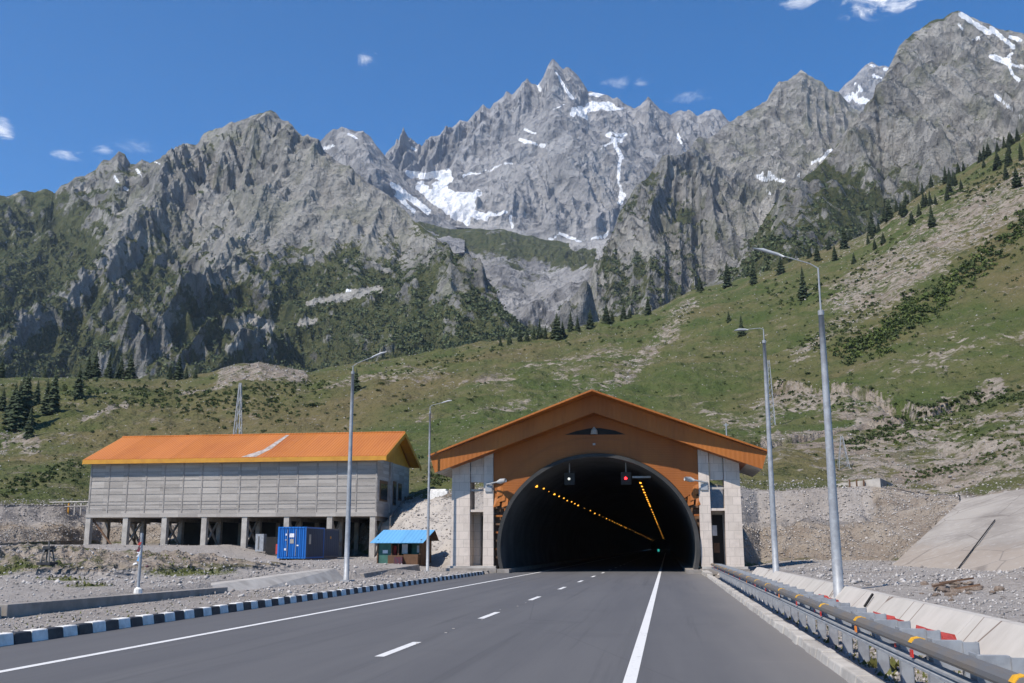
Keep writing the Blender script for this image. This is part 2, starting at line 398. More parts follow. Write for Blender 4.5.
def gridmesh(name, P, mats, mask=None, smooth=False, drop=None):
    ni, nj = P.shape[:2]
    me = bpy.data.meshes.new(name); idx = np.arange(ni * nj).reshape(ni, nj)
    q = np.stack([idx[:-1, :-1], idx[1:, :-1], idx[1:, 1:], idx[:-1, 1:]], -1).reshape(-1, 4)
    if drop is not None: q = q[~drop.reshape(-1)]
    nq = len(q)
    me.vertices.add(ni * nj); me.vertices.foreach_set('co', P.reshape(-1).astype(np.float32))
    me.loops.add(nq * 4); me.loops.foreach_set('vertex_index', q.reshape(-1).astype(np.int32))
    me.polygons.add(nq); me.polygons.foreach_set('loop_start', np.arange(nq, dtype=np.int32) * 4)
    if smooth: me.polygons.foreach_set('use_smooth', np.ones(nq, bool))
    me.update(calc_edges=True)
    if not smooth: me.shade_flat()
    if mask is not None:
        at_ = me.attributes.new('mask', 'FLOAT_COLOR', 'POINT')
        c = mask.reshape(-1, 4).astype(np.float32); at_.data.foreach_set('color', c.reshape(-1))
    me.materials.append(mats); o = bpy.data.objects.new(name, me); col.objects.link(o); return o
def soup(name, V, T, m):                              # plain triangle/quads soup from arrays
    me = bpy.data.meshes.new(name); k = T.shape[1]
    me.vertices.add(len(V)); me.vertices.foreach_set('co', V.reshape(-1).astype(np.float32))
    me.loops.add(T.size); me.loops.foreach_set('vertex_index', T.reshape(-1).astype(np.int32))
    me.polygons.add(len(T)); me.polygons.foreach_set('loop_start', np.arange(len(T), dtype=np.int32) * k)
    me.update(calc_edges=True); me.materials.append(m)
    return me
def segdist(px, py, pts):                             # distance in survey pixels to a polyline
    d = np.full(px.shape, 1e9, np.float32)
    for (x0, y0), (x1, y1) in zip(pts[:-1], pts[1:]):
        dx, dy = x1 - x0, y1 - y0; L = dx * dx + dy * dy + 1e-9
        t = np.clip(((px - x0) * dx + (py - y0) * dy) / L, 0, 1)
        d = np.minimum(d, np.hypot(px - x0 - t * dx, py - y0 - t * dy))
    return d
# ------------------------------------------------------------------ near ground and grassy hill: one heightfield
TREN = {}
def crestfun(pts):
    a = []
    for p in pts:
        az, te = azte(p[0], p[1]); a.append((az, te) + tuple(p[2:]))
    a = np.array(sorted(a)); return a
XC = -4.35                                              # tunnel axis
hill_crest = crestfun([(-330, 385, 380), (-150, 380, 380), (0, 377, 375), (100, 378, 375), (180, 379, 375), (212, 372, 375), (235, 364, 375), (258, 362, 378), (285, 367, 382), (310, 372, 390),
    (330, 367, 400), (400, 357, 430), (450, 349, 455), (500, 340, 475), (520, 336, 480), (560, 330, 500), (600, 322, 515), (650, 312, 535), (690, 291, 550), (727, 282, 560),
    (760, 273, 570), (800, 258, 580), (845, 242, 585), (872, 231, 590), (890, 217, 595), (930, 188, 610), (960, 172, 620), (1000, 148, 625), (1024, 132, 630), (1100, 92, 640), (1250, 60, 640)])
# columns: u, foot (Y,py), top (Y,py), mid (Y,py)
cols_ = [(-330, 74, 547, 84, 500, 170, 455), (-100, 78, 545, 87, 503, 180, 452), (0, 84, 543, 91, 505, 190, 452), (60, 92, 541, 98, 505, 190, 450), (100, 101, 540, 106, 507, 190, 450), (240, 106, 540, 112, 507, 190, 450), (345, 104, 542, 111, 505, 185, 446),
         (378, 91, 546, 103, 503, 180, 440), (402, 80, 553, 97, 502, 180, 436), (440, 75, 558, 92, 502, 180, 432), (480, 71, 560, 84, 490, 180, 425), (600, 71, 560, 84, 478, 190, 420), (720, 74, 560, 86, 486, 190, 425),
         (760, 83, 558, 91, 490, 190, 425), (880, 80, 557, 92, 488, 190, 405), (930, 74, 561, 90, 493, 190, 395), (965, 64, 568, 84, 496, 190, 390), (1024, 57, 574, 76, 488, 190, 378), (1130, 50, 580, 68, 484, 190, 350), (1250, 45, 582, 60, 482, 190, 340)]
ca = []
for u, Yf, pf, Yt, pt_, Ym, pm in cols_:
    az, _ = azte(u, 547); row = [az]
    for Y, p in ((Yf, pf), (Yt, pt_), (Ym, pm)):
        q = at(u, p, Y); row += [math.hypot(q[0], q[1]), q[2]]
    ca.append(row)
ca = np.array(ca)
da = 1.2 / 1020
azg = np.arange(hill_crest[1, 0], hill_crest[-2, 0], da)
I = lambda k: np.interp(azg, ca[:, 0], ca[:, k])
rf, zf_, rt_, zt_, rm, zm = [I(k)[:, None] for k in range(1, 7)]
rc = np.interp(azg, hill_crest[:, 0], hill_crest[:, 2])[:, None]
tec = np.interp(azg, hill_crest[:, 0], hill_crest[:, 1])[:, None]
tec = tec + (.0016 * fbm(azg * 60, 0, 3, 4))[:, None]
zc = CH + rc * tec
NA, NB_, NH, NK = 240, 46, 300, 14
tA = np.linspace(0, 1, NA, endpoint=False)[None]
rA = 1.6 * (rf / 1.6) ** (tA ** .75)
tB = np.linspace(0, 1, NB_, endpoint=False)[None]; rB = rf + (rt_ - rf) * tB
tH = np.linspace(0, 1, NH)[None]; rH = rt_ + (rc - rt_) * (tH ** 1.35)
tK = np.linspace(0, 1, NK + 1)[None, 1:]; rK = rc + 260 * tK ** 1.3
Rr = np.concatenate([rA, rB, rH, rK], 1)
A2 = np.broadcast_to(azg[:, None], Rr.shape)
X = Rr * np.sin(A2); Y = Rr * np.cos(A2)
# smooth profile: bank + hill
def seg(r, r0, z0, r1, z1): return z0 + (z1 - z0) * (r - r0) / np.maximum(r1 - r0, .01)
zb = seg(Rr, rf, zf_, rt_, zt_)
zh1 = seg(Rr, rt_, zt_, rm, zm)
s_m = (zm - zt_) / (rm - rt_); s_c = (zc - zm) / (rc - rm)
u_ = np.clip((Rr - rm) / (rc - rm), 0, 1)
zh2 = zm + (zc - zm) * (u_ + .10 * np.sin(math.pi * u_) * np.clip((s_m / s_c - .3), -.6, .8))
zk = zc - (Rr - rc) * .22 - ((Rr - rc) / 60) ** 2 * .5
hill = np.where(Rr < rt_, zb, np.where(Rr < rm, zh1, np.where(Rr <= rc, zh2, zk)))
# flats, in road coordinates
n0 = fbm(X / 9, Y / 9, 1.5, 4); n1 = fbm(X / 2.2, Y / 2.2, 7.5, 3)
kx = np.full_like(Y, -10.85)                             # left kerb line
wx = np.interp(Y, [15, 20.8, 34, 35, 47, 49, 60], [-14.1, -14.4, -15.2, -16.0, -15.8, -15.0, -14.6]) - .22
kc = .25 + .75 * sst(-33, -42, X)
low_ = -.05 + sst(0, .9, kx - X) * (.12 + .025 * n1)
high = np.minimum(.34 + .0165 * kc * np.clip(Y - 22, 0, 200) + .012 * kc * np.clip(wx - X, 0, 60), 1.72)
st_ = sst(-.12, .5, wx - X)
left = low_ * (1 - st_) + high * st_
left = left + (.16 * n0 + .10 * n1) * sst(.5, 6, wx - X)
mound = lambda x, y, sx, sy, h: h * np.exp(-((X - x) / sx) ** 2 - ((Y - y) / sy) ** 2)
lm = (mound(-25, 45, 5, 5, .42) + mound(-29, 50, 6, 4, .5) + mound(-21, 50, 3.0, 4, .2) + mound(-38, 62, 7, 5, .45) + mound(-33, 46, 5, 5, .5) + mound(-27, 40, 5, 4, .3)) * (1 + 1.3 * n1 + .5 * fbm(X / .8, Y / .8, 3.5, 3))
left = left + lm * sst(1, 3, wx - X)
# yard by the hut and the portal lies lower
yard = sst(54, 64, Y) * sst(-27, -20, X)
left = np.where(X < kx, left * (1 - yard) + yard * (.10 + .32 * sst(-15, -20, X) + .04 * n1), left)
rs = sst(2.15, 2.5, X); r_lo = -.05 * (1 - rs) + rs * (.06 + .02 * n1) - .17 * sst(2.4, 2.75, X) * (1 - sst(3.3, 4.1, X))
r_hi = .47 + .0015 * np.clip(Y - 10, 0, 60) + .002 * np.clip(X - 5.3, 0, 60) + .4 * sst(60, 80, Y) + (.10 * n0 + .05 * n1) * sst(5.2, 7, X)
rk = np.clip((X - 4.28) / .42, 0, 1); right = r_lo * (1 - rk) + r_hi * rk
rmnd = (mound(12.5, 32, 3.2, 3.5, .5) + mound(17, 37, 3, 3, .5) + mound(9.5, 27, 2.2, 4, .28) + mound(13.0, 22.5, 2.5, 3, .3)) * (1 + 1.1 * n1)
right = right + np.where(X > 5.2, rmnd, 0)
right = np.where((X > 3.0) & (Y > 52), right * (1 - sst(52, 60, Y)) + sst(52, 60, Y) * (.15 + .5 * sst(5, 10, X)), right)
flat = np.where(X < -4, left, right)
PX, PY = project(X, Y, np.maximum(hill, flat))
hmask = sst(-.25, .25, (Rr - rf) / (rt_ - rf))          # 0 on the flats
# relief on bank and hill
hd = np.clip((Rr - rf) / 25, 0, 1) * np.where(Rr > rc, 1, np.clip((rc - Rr) / 40, .12, 1))
bank = sst(-.05, .2, (Rr - rf) / (rt_ - rf)) * (1 - sst(.8, 1.1, (Rr - rf) / (rt_ - rf)))
rl = 3.6 * fbm(X / 70, Y / 70, 2.2, 5) + 2.0 * (ridged(X / 34, Y / 34, 4.4, 4) - .45)
rl2 = 1.7 * fbm(X / 9, Y / 9, 5.5, 5, .6)
hill = hill + hd * rl * np.clip(Rr / 300, .25, 1) + hd * rl2 * np.clip(Rr / 250, .5, 1) + bank * (.55 * fbm(X / 3.2, Y / 3.2, hill / 2, 4) + .5 * (ridged(X / 5, Y / 5, hill / 4, 3) - .4))
# masks placed by survey (direction from the camera station), fixed to the surface
w1 = 5 * fbm(PX / 26, PY / 18, 8.1, 4)
dirt = np.zeros_like(X)
def band(pts, w, k=1.0, soft=.7):
    d = segdist(PX, PY + w1, pts); return k * (1 - sst(w * (1 - soft), w * (1 + soft), d))
for pts, w, k in [([(780, 382), (810, 384), (845, 389), (892, 402)], 6, 1.15), ([(892, 403), (930, 404), (975, 393), (1000, 384)], 6, .95), ([(765, 446), (800, 437), (845, 425), (900, 412), (945, 397)], 5, 1.1),
                  ([(765, 410), (800, 395), (840, 400), (880, 408)], 17, .62), ([(690, 303), (668, 328), (645, 355), (618, 382), (598, 398)], 10, .5), ([(560, 375), (590, 385), (610, 400)], 10, .45),
                  ([(850, 305), (900, 270), (950, 235), (1000, 205), (1030, 185)], 27, .62), ([(800, 352), (850, 315), (900, 285)], 10, .5), ([(930, 365), (960, 345), (1000, 330), (1040, 320)], 20, .40), ([(880, 380), (930, 350)], 12, .3),
                  ([(225, 375), (258, 369), (300, 376)], 8, .9), ([(180, 392), (230, 386)], 4, .7), ([(85, 418), (125, 409)], 4, .8), ([(300, 388), (370, 380), (440, 372)], 8, .45),
                  ([(0, 445), (15, 430), (30, 445)], 12, .6), ([(480, 385), (520, 370), (560, 362), (620, 350)], 9, .45), ([(850, 462), (920, 445), (980, 458), (1040, 440)], 24, .72), ([(900, 420), (960, 425), (1040, 410)], 12, .5), ([(840, 250), (890, 225), (960, 190)], 8, .4),
                  ([(900, 480), (960, 472), (1030, 455)], 10, .75), ([(750, 470), (800, 455), (860, 462)], 12, .42), ([(700, 400), (735, 420), (770, 440)], 10, .45), ([(460, 420), (500, 408), (540, 400)], 8, .4)]:
    dirt = np.maximum(dirt, band(pts, w, k))
dirt = np.maximum(dirt, .12 + .22 * fbm(PX / 60, PY / 25, 3.3, 3))
dirt = np.maximum(dirt, bank * 1.2 + sst(-.1, .05, (Rr - rf) / (rt_ - rf)) * (1 - sst(1.0, 1.35, (Rr - rf) / (rt_ - rf))) * 1.2)
gflat = np.zeros_like(X)
for x, y, s_, k in [(-32, 38, 4, .9), (-27, 37, 3, .75), (-34, 44, 4, .5), (-20, 41, 2.5, .7), (-24, 46, 3, .6), (-29, 60, 6, .55), (-35, 66, 7, .55), (-18, 30, 1.2, .6), (-22, 35, 1.5, .6), (14, 34, 2, .5), (3.2, 9, .7, .7), (3.3, 12.5, .7, .65), (3.1, 16, .6, .6), (10, 33, 2, .45)]:
    gflat = np.maximum(gflat, k * np.exp(-((X - x) / s_) ** 2 - ((Y - y) / (s_ * 1.6)) ** 2))
# rocky scars stand out from the slope
hill = hill + np.clip(dirt, 0, 1) * hd * np.where(Rr > rt_ + 8, 1, 0) * 1.6 * (ridged(X / 12, Y / 12, 1.1, 4) - .4)
yl1 = np.interp(PX, [770, 780, 810, 845, 892, 930, 975, 1000], [377, 377, 379, 384, 397, 400, 389, 380]); win1 = sst(765, 785, PX) * (1 - sst(950, 1000, PX))
yl2 = np.interp(PX, [750, 765, 800, 845, 900, 945], [448, 444, 435, 423, 410, 396]); win2 = sst(750, 770, PX) * (1 - sst(925, 950, PX))
for yl_, wn_, dp in ((yl1, win1, 4.5), (yl2, win2, 3.0)):
    e_ = PY + .5 * w1 - yl_; hill = hill - dp * wn_ * np.where(e_ > 0, np.exp(-(np.maximum(e_ - 2, 0) / 6.) ** 2) * sst(-.5, 1.5, e_), 0) * (Rr > rt_ + 20) * (Rr < rc)
Z = np.where(Rr < rf, flat, np.maximum(hill, -.05))
bl = sst(-3, 0, Rr - rf); Z = np.where(Rr < rf, flat * (1 - bl) + bl * np.minimum(np.maximum(hill, flat - .2), flat + .4), Z)
# the road corridor up to the portal, and the cut the tunnel runs in
cor = (X > kx - .1) & (X < 2.3) & (Y < 66)
Z = np.where(cor, -.05, Z)
ptz = (np.abs(X - XC) < 7.4) & (Y > 63.5) & (Y < 72.5)
Z = np.where(ptz, -.05, Z)
over = (np.abs(X - XC) < 7.4) & (Y >= 72.5) & (Rr < rc)
Z = np.where(over, np.maximum(Z, 9.3), Z)
P = np.stack([X, Y, Z], -1)
cx = (X[:-1, :-1] + X[1:, 1:]) / 2; cy = (Y[:-1, :-1] + Y[1:, 1:]) / 2
zmn = np.minimum(np.minimum(Z[:-1, :-1], Z[1:, :-1]), np.minimum(Z[1:, 1:], Z[:-1, 1:]))
zmx = np.maximum(np.maximum(Z[:-1, :-1], Z[1:, :-1]), np.maximum(Z[1:, 1:], Z[:-1, 1:]))
drop = (np.abs(cx - XC) < 7.2) & (cy > 62.5) & (zmn < 8.2) & (cy < 120)
qb = (Rr - rf) / (rt_ - rf) + .12 * n0; bb = sst(-.25, 0, qb) * (1 - sst(.3, .5, qb)) + sst(1.0, 1.12, qb)
bb = np.where((PX > 862) & (PX < 960) & (qb < 1.05), np.maximum(bb, sst(862, 885, PX + 8 * n1) * sst(-.25, 0, qb)), bb)
pale = sst(372, 392, PX + 4 * n1) * (1 - sst(448, 456, PX)) * sst(-.3, .05, qb) * (1 - sst(1.0, 1.1, qb))
mdm = .8 * sst(.12, .35, lm + .12 * n1) * (Rr < rf) * (X < wx); bb = np.maximum(bb, mdm); dirt = np.maximum(dirt, np.where(mdm > .02, .72 + .3 * n1, 0))
bb = np.where((PX > 372) & (PX < 452), sst(1.0, 1.12, qb), bb)
mask = np.stack([np.clip(dirt, 0, 1.2), np.clip(gflat, 0, 1), np.clip(bb, 0, 1), pale], -1)
g = gridmesh('ground', P, M['ground'], mask, smooth=True, drop=drop); tag(g, kind='structure')
g['label'] = 'gravel flats rising to the green grassy hillside behind the tunnel'
GP = P; GA = azg; GR_ = Rr; GT = (Z - CH) / Rr; GMAX = np.maximum.accumulate(GT, 1)
GPX, GPY = project(X, Y, Z)
def ground_hit(px, py, minr=60):                        # where the sight line meets the ground
    az, te = azte(px, py); i = int(np.clip(round((az - GA[0]) / da), 0, len(GA) - 1))
    js = np.where((GT[i] >= te) & (GR_[i] > minr))[0]
    if len(js) == 0:
        j = int(np.argmax(np.where(GR_[i] > minr, GT[i], -9)))
    else: j = int(js[0])
    return GP[i, j].copy()
def ground_z(x, y):
    az = math.atan2(x, y); r = math.hypot(x, y); i = int(np.clip(round((az - GA[0]) / da), 0, len(GA) - 1))
    return float(np.interp(r, GR_[i], GP[i, :, 2]))
# a base sheet that carries the ground on to the horizon under the mountains
b = MB(); b.quad((-6900, -850, -6), (6900, -850, -6), (6900, 7500, -6), (-6900, 7500, -6))
m_, nt_, b_ = newmat('valley_floor'); n_ = N(nt_); n_.put(b_.inputs['Base Color'], n_.mix(n_.step(n_.noise(n_.pos(), .02, 6, .6), .4, .6), (.10, .10, .045), (.19, .16, .12)))
tag(b.build('valley_floor', m_), kind='structure')
b = MB(); b.quad((-60, -60, -.4), (60, -60, -.4), (60, 3, -.4), (-60, 3, -.4))
tag(b.build('gravel_ground', M['gravel']), kind='structure')

# ------------------------------------------------------------------ mountains: each its own range, at its own distance
def mountain(name, label, crest, footpx, footk, seed, nrow, mat_, lam, amp, vfun, snow=(), scree=(), shear=0.0, shape=1.15, vs=.5, jag=1.6, back=1.0, sharp=1.0, edge=None):
    c = crestfun(crest)
    dd = 1.15 / 1020
    a = np.arange(c[0, 0], c[-1, 0], dd)
    te = np.interp(a, c[:, 0], c[:, 1]); rc_ = np.interp(a, c[:, 0], c[:, 2])
    te = te + jag / 1000 * (fbm(a * 90 + seed, seed, .5, 5, .62) - .25 * np.abs(fbm(a * 210, seed, 2.5, 3)))
    ft = np.interp(a, *np.array(sorted([azte(x, y) for x, y in footpx])).T)
    te = np.maximum(te, ft + .01)
    rf2 = rc_ * (footk if np.isscalar(footk) else 1)
    t = np.linspace(0, 1, nrow)[None] ** .93
    zc_ = (CH + rc_ * te)[:, None]; zf2 = (CH + rf2 * ft)[:, None]; rc2 = rc_[:, None]; rf3 = rf2[:, None]
    ker = np.exp(-(np.arange(-45, 46) / 16.) ** 2); ker /= ker.sum()
    zs_ = np.convolve(np.pad(zc_[:, 0], 45, mode='edge'), ker, 'valid')[:, None]
    wt_ = sst(.35, 1, t); zce = np.minimum(zs_, zc_ + 8) * (1 - wt_) + zc_ * wt_
    Rm = rf3 + (rc2 - rf3) * t; Zm = zf2 + (np.maximum(zce, zf2 + 5) - zf2) * t ** shape
    dz = zc_ - zf2; dr = np.maximum(rc2 - rf3, 1); L = np.hypot(dz, dr)
    nr_, nz_ = -dz / L, dr / L
    aa = np.broadcast_to(a[:, None], Rm.shape)
    x = Rm * np.sin(aa); y = Rm * np.cos(aa); z = Zm
    xs = (x + shear * z) / lam; ys = y / lam; zs = z * vs / lam
    wx_ = .35 * pn(xs * 1.3, ys * 1.3, zs * 2 + seed); wy_ = .35 * pn(xs * 1.3 + 31, ys * 1.3, zs * 2 + seed)
    R1 = ridged(xs + wx_ + seed, ys + wy_, zs, 6, .46)
    R4 = ridged(xs * 2.3 + .6 * wx_ + 5, ys * 2.3, zs * 1.2 + seed, 5, .5)
    sgn = 1 if shear >= 0 else -1
    tri = lambda q_: np.abs(((q_ + .5) % 1) - .5) * 4 - 1
    w3 = pn(xs * .9 + 7, ys * .9, zs * 1.6 + seed) ; w4 = pn(xs * 1.1 - 9, ys * 1.1, zs * 1.6 + 2 * seed)
    def facets(k, o_):
        d1 = tri((.65 * xs * sgn + .25 * ys - .72 * zs / vs) * k + 1.1 * w3 * k ** .4 + o_)
        d2 = tri((.55 * xs - .35 * ys + .85 * zs / vs) * k * 1.23 + 1.2 * w4 * k ** .4 + 2 * o_)
        d3 = tri((-.7 * xs + .3 * ys + .30 * zs / vs) * k * .81 + 1.0 * (w3 - w4) * k ** .4 + 3 * o_)
        return np.maximum(np.maximum(d1, .8 * d2 - .1), .7 * d3 - .2) * .6 + .25 * d1 + .12 * d2
    m1 = .4 + 1.1 * sst(-.3, .4, w4); m2 = .35 + 1.15 * sst(-.3, .35, w3)
    FA = .30 * m1 * facets(1.7, .13) + .18 * m2 * facets(4.3, .37) + .115 * m1 * m2 * facets(10, .71) + .06 * m2 * facets(23, .29)
    R2 = ridged(xs * 4.7 + 2 * wx_, ys * 4.7, zs * 6.5 + seed, 5, .6)
    R3 = fbm(xs * 17, ys * 17, zs * 26 + seed, 4, .65)
    # blocky facets: cell-like steps along a tilted axis give ledges and slabs
    q = (z * 1.0 + .55 * x * (1 if shear >= 0 else -1)) / (lam * .16) + 1.6 * pn(xs * 2.2, ys * 2.2, zs * 2.2 + 4)
    led = np.abs((q % 1) - .5) * 2
    R5 = ridged(xs * 10.5 + 3 * wx_, ys * 10.5, zs * 15 + seed, 4, .6)
    D = amp * ((R1 - .42) * .55 + .18 * (R4 - .4) + .70 * (FA - .08)); D2 = amp * (.12 * (R2 - .4) + .07 * (R5 - .4) + .05 * R3 + .58 * (FA - .1))
    Dn = (R1 - .42) * .35 + .7 * (FA - .1) + .6 * (R2 - .4)
    vis = np.clip((te - ft) / .05, .25, 1)[:, None]
    fade = sst(0, .08, t) * vis
    E = fade * (.05 + .95 * sst(1, .80, t)); E2 = fade * (.22 + .78 * sst(1, .92, t))
    Rm = Rm + (D * E + D2 * E2) * nr_; Zm = Zm + (D * E + D2 * E2) * nz_
    # back slope
    nb = 10; k = (np.arange(1, nb + 1) / nb)[None] ** 1.4
    Rb = rc2 + 700 * back * k * np.ones_like(rc2); Zb = zc_ - .8 * 700 * back * k + 25 * pn(Rb / 90, a[:, None] * 40, seed)
    Ra = np.concatenate([Rm, Rb], 1); Za = np.concatenate([Zm, Zb], 1); aa = np.broadcast_to(a[:, None], Ra.shape)
    x = Ra * np.sin(aa); y = Ra * np.cos(aa)
    Pm = np.stack([x, y, Za], -1)
    px, py = project(x, y, Za)
    # slope for plants and snow
    du = np.gradient(Pm, axis=0); dv = np.gradient(Pm, axis=1); nn = np.cross(du, dv); nn /= np.linalg.norm(nn, axis=2)[..., None] + 1e-9
    up_ = np.abs(nn[..., 2])
    wv = fbm(px / 45, py / 45, seed + .7, 4)
    Dn = np.concatenate([Dn, np.zeros_like(Rb)], 1)
    veg = vfun(px, py, up_, wv); veg = veg - 1.4 * Dn * (veg > .05)
    wn = 4.2 * fbm(px / 11, py / 11, seed, 5); wn3 = fbm(px / 4, py / 4, seed + 3, 3)
    sn = np.zeros_like(px)
    for pts, w in snow:
        d = segdist(px + wn, py + .8 * wn, pts); sn = np.maximum(sn, 1 - sst(w * .2, w * 1.7, d) + .42 * wn3 - 1.1 * np.clip(Dn, -.2, .5) - .06)
    sc = np.zeros_like(px)
    for e_ in scree:
        pts, w = e_[:2]; kk = e_[2] if len(e_) > 2 else 1.0
        d = segdist(px + wn * (1 if kk == 1 else 4), py + wn * (1 if kk == 1 else 3), pts); sc = np.maximum(sc, kk * (1 - sst(w * .7, w * 1.2, d)))
    veg = np.clip(veg * (1 - sst(.6, 1, sc)), 0, 1); 
    o = gridmesh(name, Pm, mat_, np.stack([veg, sn, sc, np.ones_like(veg)], -1)); tag(o, label, None, None, 'structure')
    return dict(P=Pm, px=px, py=py, veg=veg, te=(Za - CH) / Ra, up=up_)
foot0 = [(-400, 420), (0, 400), (300, 385), (420, 372), (500, 355), (560, 345), (620, 330), (700, 310), (800, 275), (900, 235), (1000, 175), (1300, 90)]
rockA = m_mount('grey_rock_left', (.84, .83, .80), moss=.55); rockB = m_mount('grey_rock_peak', (.90, .905, .93), s=.6); rockC = m_mount('grey_rock_right', (.90, .885, .85), moss=.45)
def v_left(px, py, up, w):
    face = (1 - sst(0, 60, segdist(px, py, [(300, 170), (250, 205), (210, 235), (330, 215), (400, 230)]) - 12))
    v = .17 + sst(140, 310, py) * .84 + .30 * w + 1.0 * (up - .52)
    v = v + .34 * sst(280, 40, px) * sst(160, 205, py)
    v = v - .55 * face
    v = v - .45 * (1 - sst(8, 16, segdist(px, py, [(128, 205), (108, 240), (112, 265), (75, 290), (40, 315), (0, 345)]) + 5 * w)) - .4 * (1 - sst(5, 14, segdist(px, py, [(135, 262), (120, 300), (90, 330)])))
    v = v - .45 * (1 - sst(14, 26, segdist(px, py, [(450, 300), (470, 320), (490, 330)])))
    v = v + .55 * sst(285, 310, py) * (1 - sst(10, 18, segdist(px, py, [(450, 305), (490, 330)]))) * sst(120, 190, px)
    return v
L1 = mountain('mountain', 'broad grey rocky massif with green lower slopes on the left', [(-380, 300, 1900), (-200, 240, 1850), (-100, 215, 1800), (0, 196, 1750), (12, 196, 1750), (22, 190, 1750), (34, 193, 1750), (45, 190, 1740), (55, 193, 1740), (62, 185, 1740), (70, 182, 1740), (76, 178, 1730), (85, 177, 1730), (96, 170, 1730), (103, 160, 1730), (110, 160, 1725),
    (119, 149.5, 1720), (125, 153, 1720), (131, 163, 1720), (136, 162, 1715), (142, 159, 1710), (150, 162, 1710), (157, 160, 1700), (164, 156, 1690), (170, 155, 1690), (178, 152, 1680), (184, 145, 1680), (190, 145, 1670), (198, 144, 1670), (203, 135, 1665), (210, 131, 1660), (225, 127, 1650), (238, 121, 1640), (252, 117, 1630),
    (260, 113, 1625), (270, 110, 1620), (276, 113, 1620), (281, 121, 1615), (288, 122, 1610), (294, 132, 1600), (303, 140, 1590), (318, 150, 1560), (330, 160, 1530), (350, 172, 1480), (372, 186, 1430), (394, 200, 1380), (422, 226, 1300), (455, 253, 1220), (475, 280, 1150), (487, 300, 1110), (505, 318, 1060), (520, 331, 1030), (545, 345, 1000)],
    foot0, .60, 3.3, 300, rockA, 330, 90, v_left,
    snow=[([(124, 188), (129, 191)], 2.0), ([(114, 176), (118, 182)], 1.4), ([(137, 170), (142, 177)], 1.2), ([(155, 162), (160, 163)], 1), ([(347, 291), (352, 292)], 1.8)],
    scree=[([(310, 303), (345, 297), (380, 289)], 5), ([(232, 326), (250, 320), (268, 324)], 7), ([(230, 350), (240, 345)], 5), ([(300, 325), (315, 320)], 4), ([(215, 235), (260, 200), (310, 180), (360, 215), (400, 240)], 30, .42), ([(130, 205), (110, 245), (70, 295)], 9, .4)], shear=.7, jag=1.6)
v_none = lambda px, py, up, w: np.clip(.12 * w - .15, 0, 1) * 0
v_alp = lambda px, py, up, w: sst(190, 235, py) * .25 + .2 * w
L2 = mountain('mountain', 'dark shoulder peak standing behind the left massif', [(270, 160, 2700), (300, 152, 2700), (312, 146, 2700), (320, 141, 2700), (327, 134, 2700), (333, 129, 2700), (337, 130, 2700), (342, 126.5, 2700), (349, 129, 2690), (356, 131, 2680), (363, 130, 2670), (370, 136, 2660), (378, 148, 2640), (386, 157, 2620), (394, 165, 2600), (405, 181, 2560), (418, 195, 2520), (432, 208, 2480), (448, 222, 2440), (465, 235, 2400)],
    [(200, 300), (400, 260), (480, 250)], .72, 7.7, 150, rockB, 420, 75, v_none, snow=[([(322, 151), (333, 146)], 1.6), ([(349, 134), (356, 138)], 1.4), ([(332, 178), (336, 190)], 1.3), ([(394, 186), (412, 199), (430, 214)], 3.2), ([(396, 195), (414, 211)], 2.2)], shear=-.3)
snow3 = [([(410, 174), (425, 176), (449, 173)], 3.5), ([(446, 176), (438, 188), (452, 196), (470, 203)], 6), ([(452, 197), (480, 195)], 3.5), ([(420, 186), (436, 200), (452, 212), (466, 219)], 5), ([(460, 206), (474, 214), (485, 217)], 5), ([(474, 216), (490, 215), (505, 212)], 2.6), ([(440, 200), (462, 210)], 5.5),
         ([(511, 216), (513, 228)], 1.6), ([(548, 239), (556, 236), (560, 233)], 1.5), ([(561, 234), (570, 238), (581, 241)], 1.5), ([(588, 239), (609, 233)], 1.0),
         ([(573, 112), (585, 110), (592, 106), (598, 107), (612, 107)], 4.4), ([(572, 110), (585, 117)], 2.6), ([(591, 95), (602, 92)], 2.2), ([(610, 107), (622, 109)], 1.6), ([(608, 135), (626, 134)], 2.4), ([(612, 138), (619, 150), (621, 160), (619, 180), (622, 193), (620, 203)], 2.2), ([(616, 140), (622, 140)], 3.6), ([(676, 132), (680, 142), (685, 152)], 1.4),
         ([(538, 84), (540, 90)], 1.6), ([(556, 72), (566, 90), (572, 98)], 1.2), ([(520, 140), (545, 146)], 1.6), ([(525, 130), (535, 133)], 1.1), ([(462, 176), (490, 170), (510, 162)], 1.0), ([(412, 148), (416, 150)], 1.2), ([(600, 150), (610, 141)], .9), ([(555, 110), (565, 105)], .8)]
